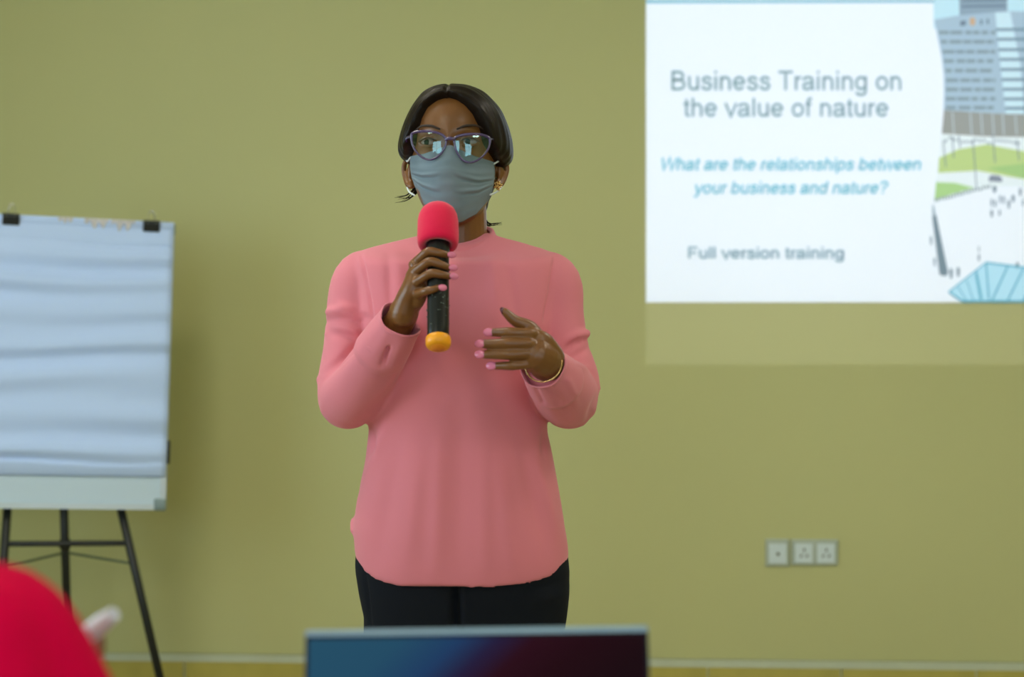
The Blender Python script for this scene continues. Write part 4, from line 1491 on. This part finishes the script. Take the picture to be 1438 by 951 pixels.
# ------------------------------------------------------------------ audience member in red, seated at the table
W2 = thing('person', (-.515, 1.33, 0), 'seated person in a bright red shirt seen from behind', 'person')
px0 = -.515


def v3(*a):
    return np.array(a, float)


def fz(py, y):
    return CAMZ - (py - HOR) / FPX * y


sh_top = fz(796, 1.36)
g2 = [ball(v3(px0, 1.36, 1.285), (.072, .092, .112), 32, 20), tube([v3(px0, 1.35, 1.22), v3(px0, 1.335, 1.10), v3(px0, 1.33, 1.00)], [.052, .053, .065], n=20),
      loft([superring(px0, 1.33, z, hw, fr, bk, 36) for z, hw, fr, bk in ((.44, .15, .11, .10), (.6, .14, .10, .09), (.8, .15, .10, .10), (.93, .12, .075, .08), (.985, .08, .05, .05))]),
      tube([v3(px0 + .12, 1.34, .92), v3(px0 + .172, 1.38, .80), v3(px0 + .185, 1.44, .725)], [.044, .042, .036], n=16), tube([v3(px0 + .185, 1.44, .725), v3(px0 + .140, 1.53, .77), v3(px0 + .108, 1.60, .825)], [.036, .033, .025], n=16),
      tube([v3(px0 + .108, 1.60, .825), v3(px0 + .108, 1.615, .85), v3(px0 + .110, 1.625, .865)], [(.02, .028), (.016, .03), (.012, .026)], n=16),
      tube([v3(px0 - .12, 1.34, .92), v3(px0 - .185, 1.38, .80), v3(px0 - .20, 1.45, .735)], [.044, .042, .036], n=16), tube([v3(px0 - .20, 1.45, .735), v3(px0 - .15, 1.56, .735), v3(px0 - .10, 1.66, .732)], [.036, .032, .026], n=16),
      tube([v3(px0 - .10, 1.66, .732), v3(px0 - .08, 1.70, .724), v3(px0 - .065, 1.725, .720)], [(.026, .018), (.032, .014), (.03, .011)], n=16)]
for i, dx in enumerate((-.024, -.008, .008, .023)):
    Lf = (.068, .076, .072, .058)[i]
    b0 = v3(px0 - .068 + dx * .9, 1.725 + dx * -.35, .719)
    g2.append(tube([b0, b0 + v3(.012, Lf * .5, .006), b0 + v3(.02, Lf * .98, -.004)], [.0085, .008, .0065], n=10))
    b1 = v3(px0 + .108, 1.612 + dx * .9, .865)
    g2.append(tube([b1, b1 + v3(.008, .012, .022), b1 + v3(.0, .03, .032), b1 + v3(-.012, .024, .028)], [.0085, .008, .0075, .0065], n=10))
g2.append(tube([v3(px0 - .085, 1.69, .722), v3(px0 - .045, 1.70, .722), v3(px0 - .025, 1.725, .718)], [.012, .010, .008], n=10))
g2.append(tube([v3(px0 + .100, 1.605, .84), v3(px0 + .098, 1.60, .87), v3(px0 + .106, 1.61, .890)], [.012, .010, .008], n=10))
for s in (-1, 1):
    g2.append(ball(v3(px0 + s * .073, 1.35, 1.275), (.008, .018, .030), 14, 10))
g2.append(ball(v3(px0, 1.455, 1.275), (.014, .020, .022), 14, 10))
v, n_, f = fuse(g2, .0042, 3)
bd2 = part('body', (v, f), M['skin'], W2)
# short hair
rings = [superring(px0, 1.35, z, hw, fr, bk, 40) for z, hw, fr, bk in ((1.22, .060, .09, .03), (1.27, .078, .105, .045), (1.32, .081, .105, .085), (1.37, .070, .088, .088), (1.40, .045, .05, .07), (1.41, .01, .01, .02))]
h2 = part('hair', loft(rings), M['hair'], W2)
for s in (-1, 1):
    part('eye', ball(v3(px0 + s * .03, 1.443, 1.295), (.013, .008, .007), 12, 8), M['eye'], bd2)
zt2 = sh_top
sh = [loft([superring(px0, 1.33, z, hw, fr, bk, 48, 2.3) for z, hw, fr, bk in ((.47, .185, .135, .135), (.60, .175, .135, .13), (.75, .185, .13, .135), (.86, .178, .125, .13), (.93, .165, .11, .115), (zt2 - .03, .150, .09, .095), (zt2 - .010, .135, .075, .08), (zt2 + .004, .105, .066, .07), (zt2 + .035, .062, .057, .06))]),
      tube([v3(px0 + .08, 1.34, zt2 - .047), v3(px0 + .112, 1.35, zt2 - .056), v3(px0 + .150, 1.37, zt2 - .135), v3(px0 + .178, 1.39, .80), v3(px0 + .190, 1.43, .735)], [.050, .057, .057, .056, .052], n=24),
      tube([v3(px0 - .08, 1.34, zt2 - .05), v3(px0 - .116, 1.35, zt2 - .070), v3(px0 - .155, 1.37, zt2 - .14), v3(px0 - .178, 1.39, .80), v3(px0 - .195, 1.44, .745)], [.046, .052, .055, .056, .052], n=24)]
v, n_, f = fuse(sh, .006, 8)
part('shirt', (v, f), M['red'], W2)
tg = []
for s in (-1, 1):
    tg.append(tube([v3(px0 + s * .09, 1.30, .50), v3(px0 + s * .11, 1.50, .52), v3(px0 + s * .12, 1.70, .53), v3(px0 + s * .12, 1.745, .46), v3(px0 + s * .12, 1.72, .25), v3(px0 + s * .12, 1.71, .07)], [.085, .08, .065, .062, .055, .048], n=24))
v, n_, f = fuse(tg + [ball(v3(px0, 1.31, .51), (.18, .13, .09), 24, 16)], .008, 6)
part('trousers', (v, f), M['trousers'], W2)
for s in (-1, 1):
    rings = []
    for t__, hw, top in ((-.10, .012, .09), (-.09, .032, .10), (-.03, .038, .10), (.05, .042, .065), (.12, .042, .05), (.16, .028, .04), (.167, .01, .03)):
        a_ = np.linspace(0, 2 * math.pi, 24, endpoint=False)
        rings.append(np.stack([px0 + s * .12 + np.cos(a_) * hw, np.full(24, 1.73 + t__), np.clip(np.sin(a_) * top * .55 + top * .5, 0.002, top)], 1))
    part('shoe', loft(rings), M['shoe'], W2)
# chair
ch = thing('chair', (px0, 1.30, 0), 'dark chair under the seated person in red', 'chair')
part('seat', box((px0, 1.34, .405), (.44, .44, .04), bev=.015), M['plastic'], ch)
part('backrest', box((px0, 1.105, .68), (.42, .03, .24), bev=.012), M['plastic'], ch)
for sx in (-1, 1):
    for sy in (-1, 1):
        top = .79 if sy < 0 else .39
        part('leg', tube([(px0 + sx * .205, 1.335 + sy * .215, 0.0), (px0 + sx * .20, 1.335 + sy * .21, .4), (px0 + sx * .20, 1.335 + sy * (.21 if sy > 0 else .225), top)], .012, n=10, res=2, roundcap=False), M['plastic'], ch)
# rolled white paper held up in the hand
p0, p1 = P(96, 912, 1.625), P(160, 861, 1.60)
pr = thing('paper_roll', tuple(p0), 'rolled white paper sticking up beside the red shoulder', 'paper')
ax = (p1 - p0) / np.linalg.norm(p1 - p0)
b1 = np.cross(ax, (0, 1, 0))
b1 /= np.linalg.norm(b1)
b2 = np.cross(b1, ax)
Vv, Ff = [], []
nt_, ns_ = 60, 10
for j in range(ns_ + 1):
    for i in range(nt_ + 1):
        th = i / nt_ * 2 * math.pi * 2.6
        r = .0045 + .0050 * i / nt_
        r *= np.interp(j / ns_, [0, .7, 1], [1, 1.0, .72])
        Vv.append(p0 + (p1 - p0) * (j / ns_ * (1 - .0 * i / nt_)) + b1 * r * math.cos(th) + b2 * r * math.sin(th))
for j in range(ns_):
    for i in range(nt_):
        a_ = j * (nt_ + 1) + i
        Ff.append((a_, a_ + 1, a_ + nt_ + 2, a_ + nt_ + 1))
part('paper_sheet', (np.array(Vv), Ff), M['white'], pr).modifiers.new('s', 'SOLIDIFY').thickness = .0006
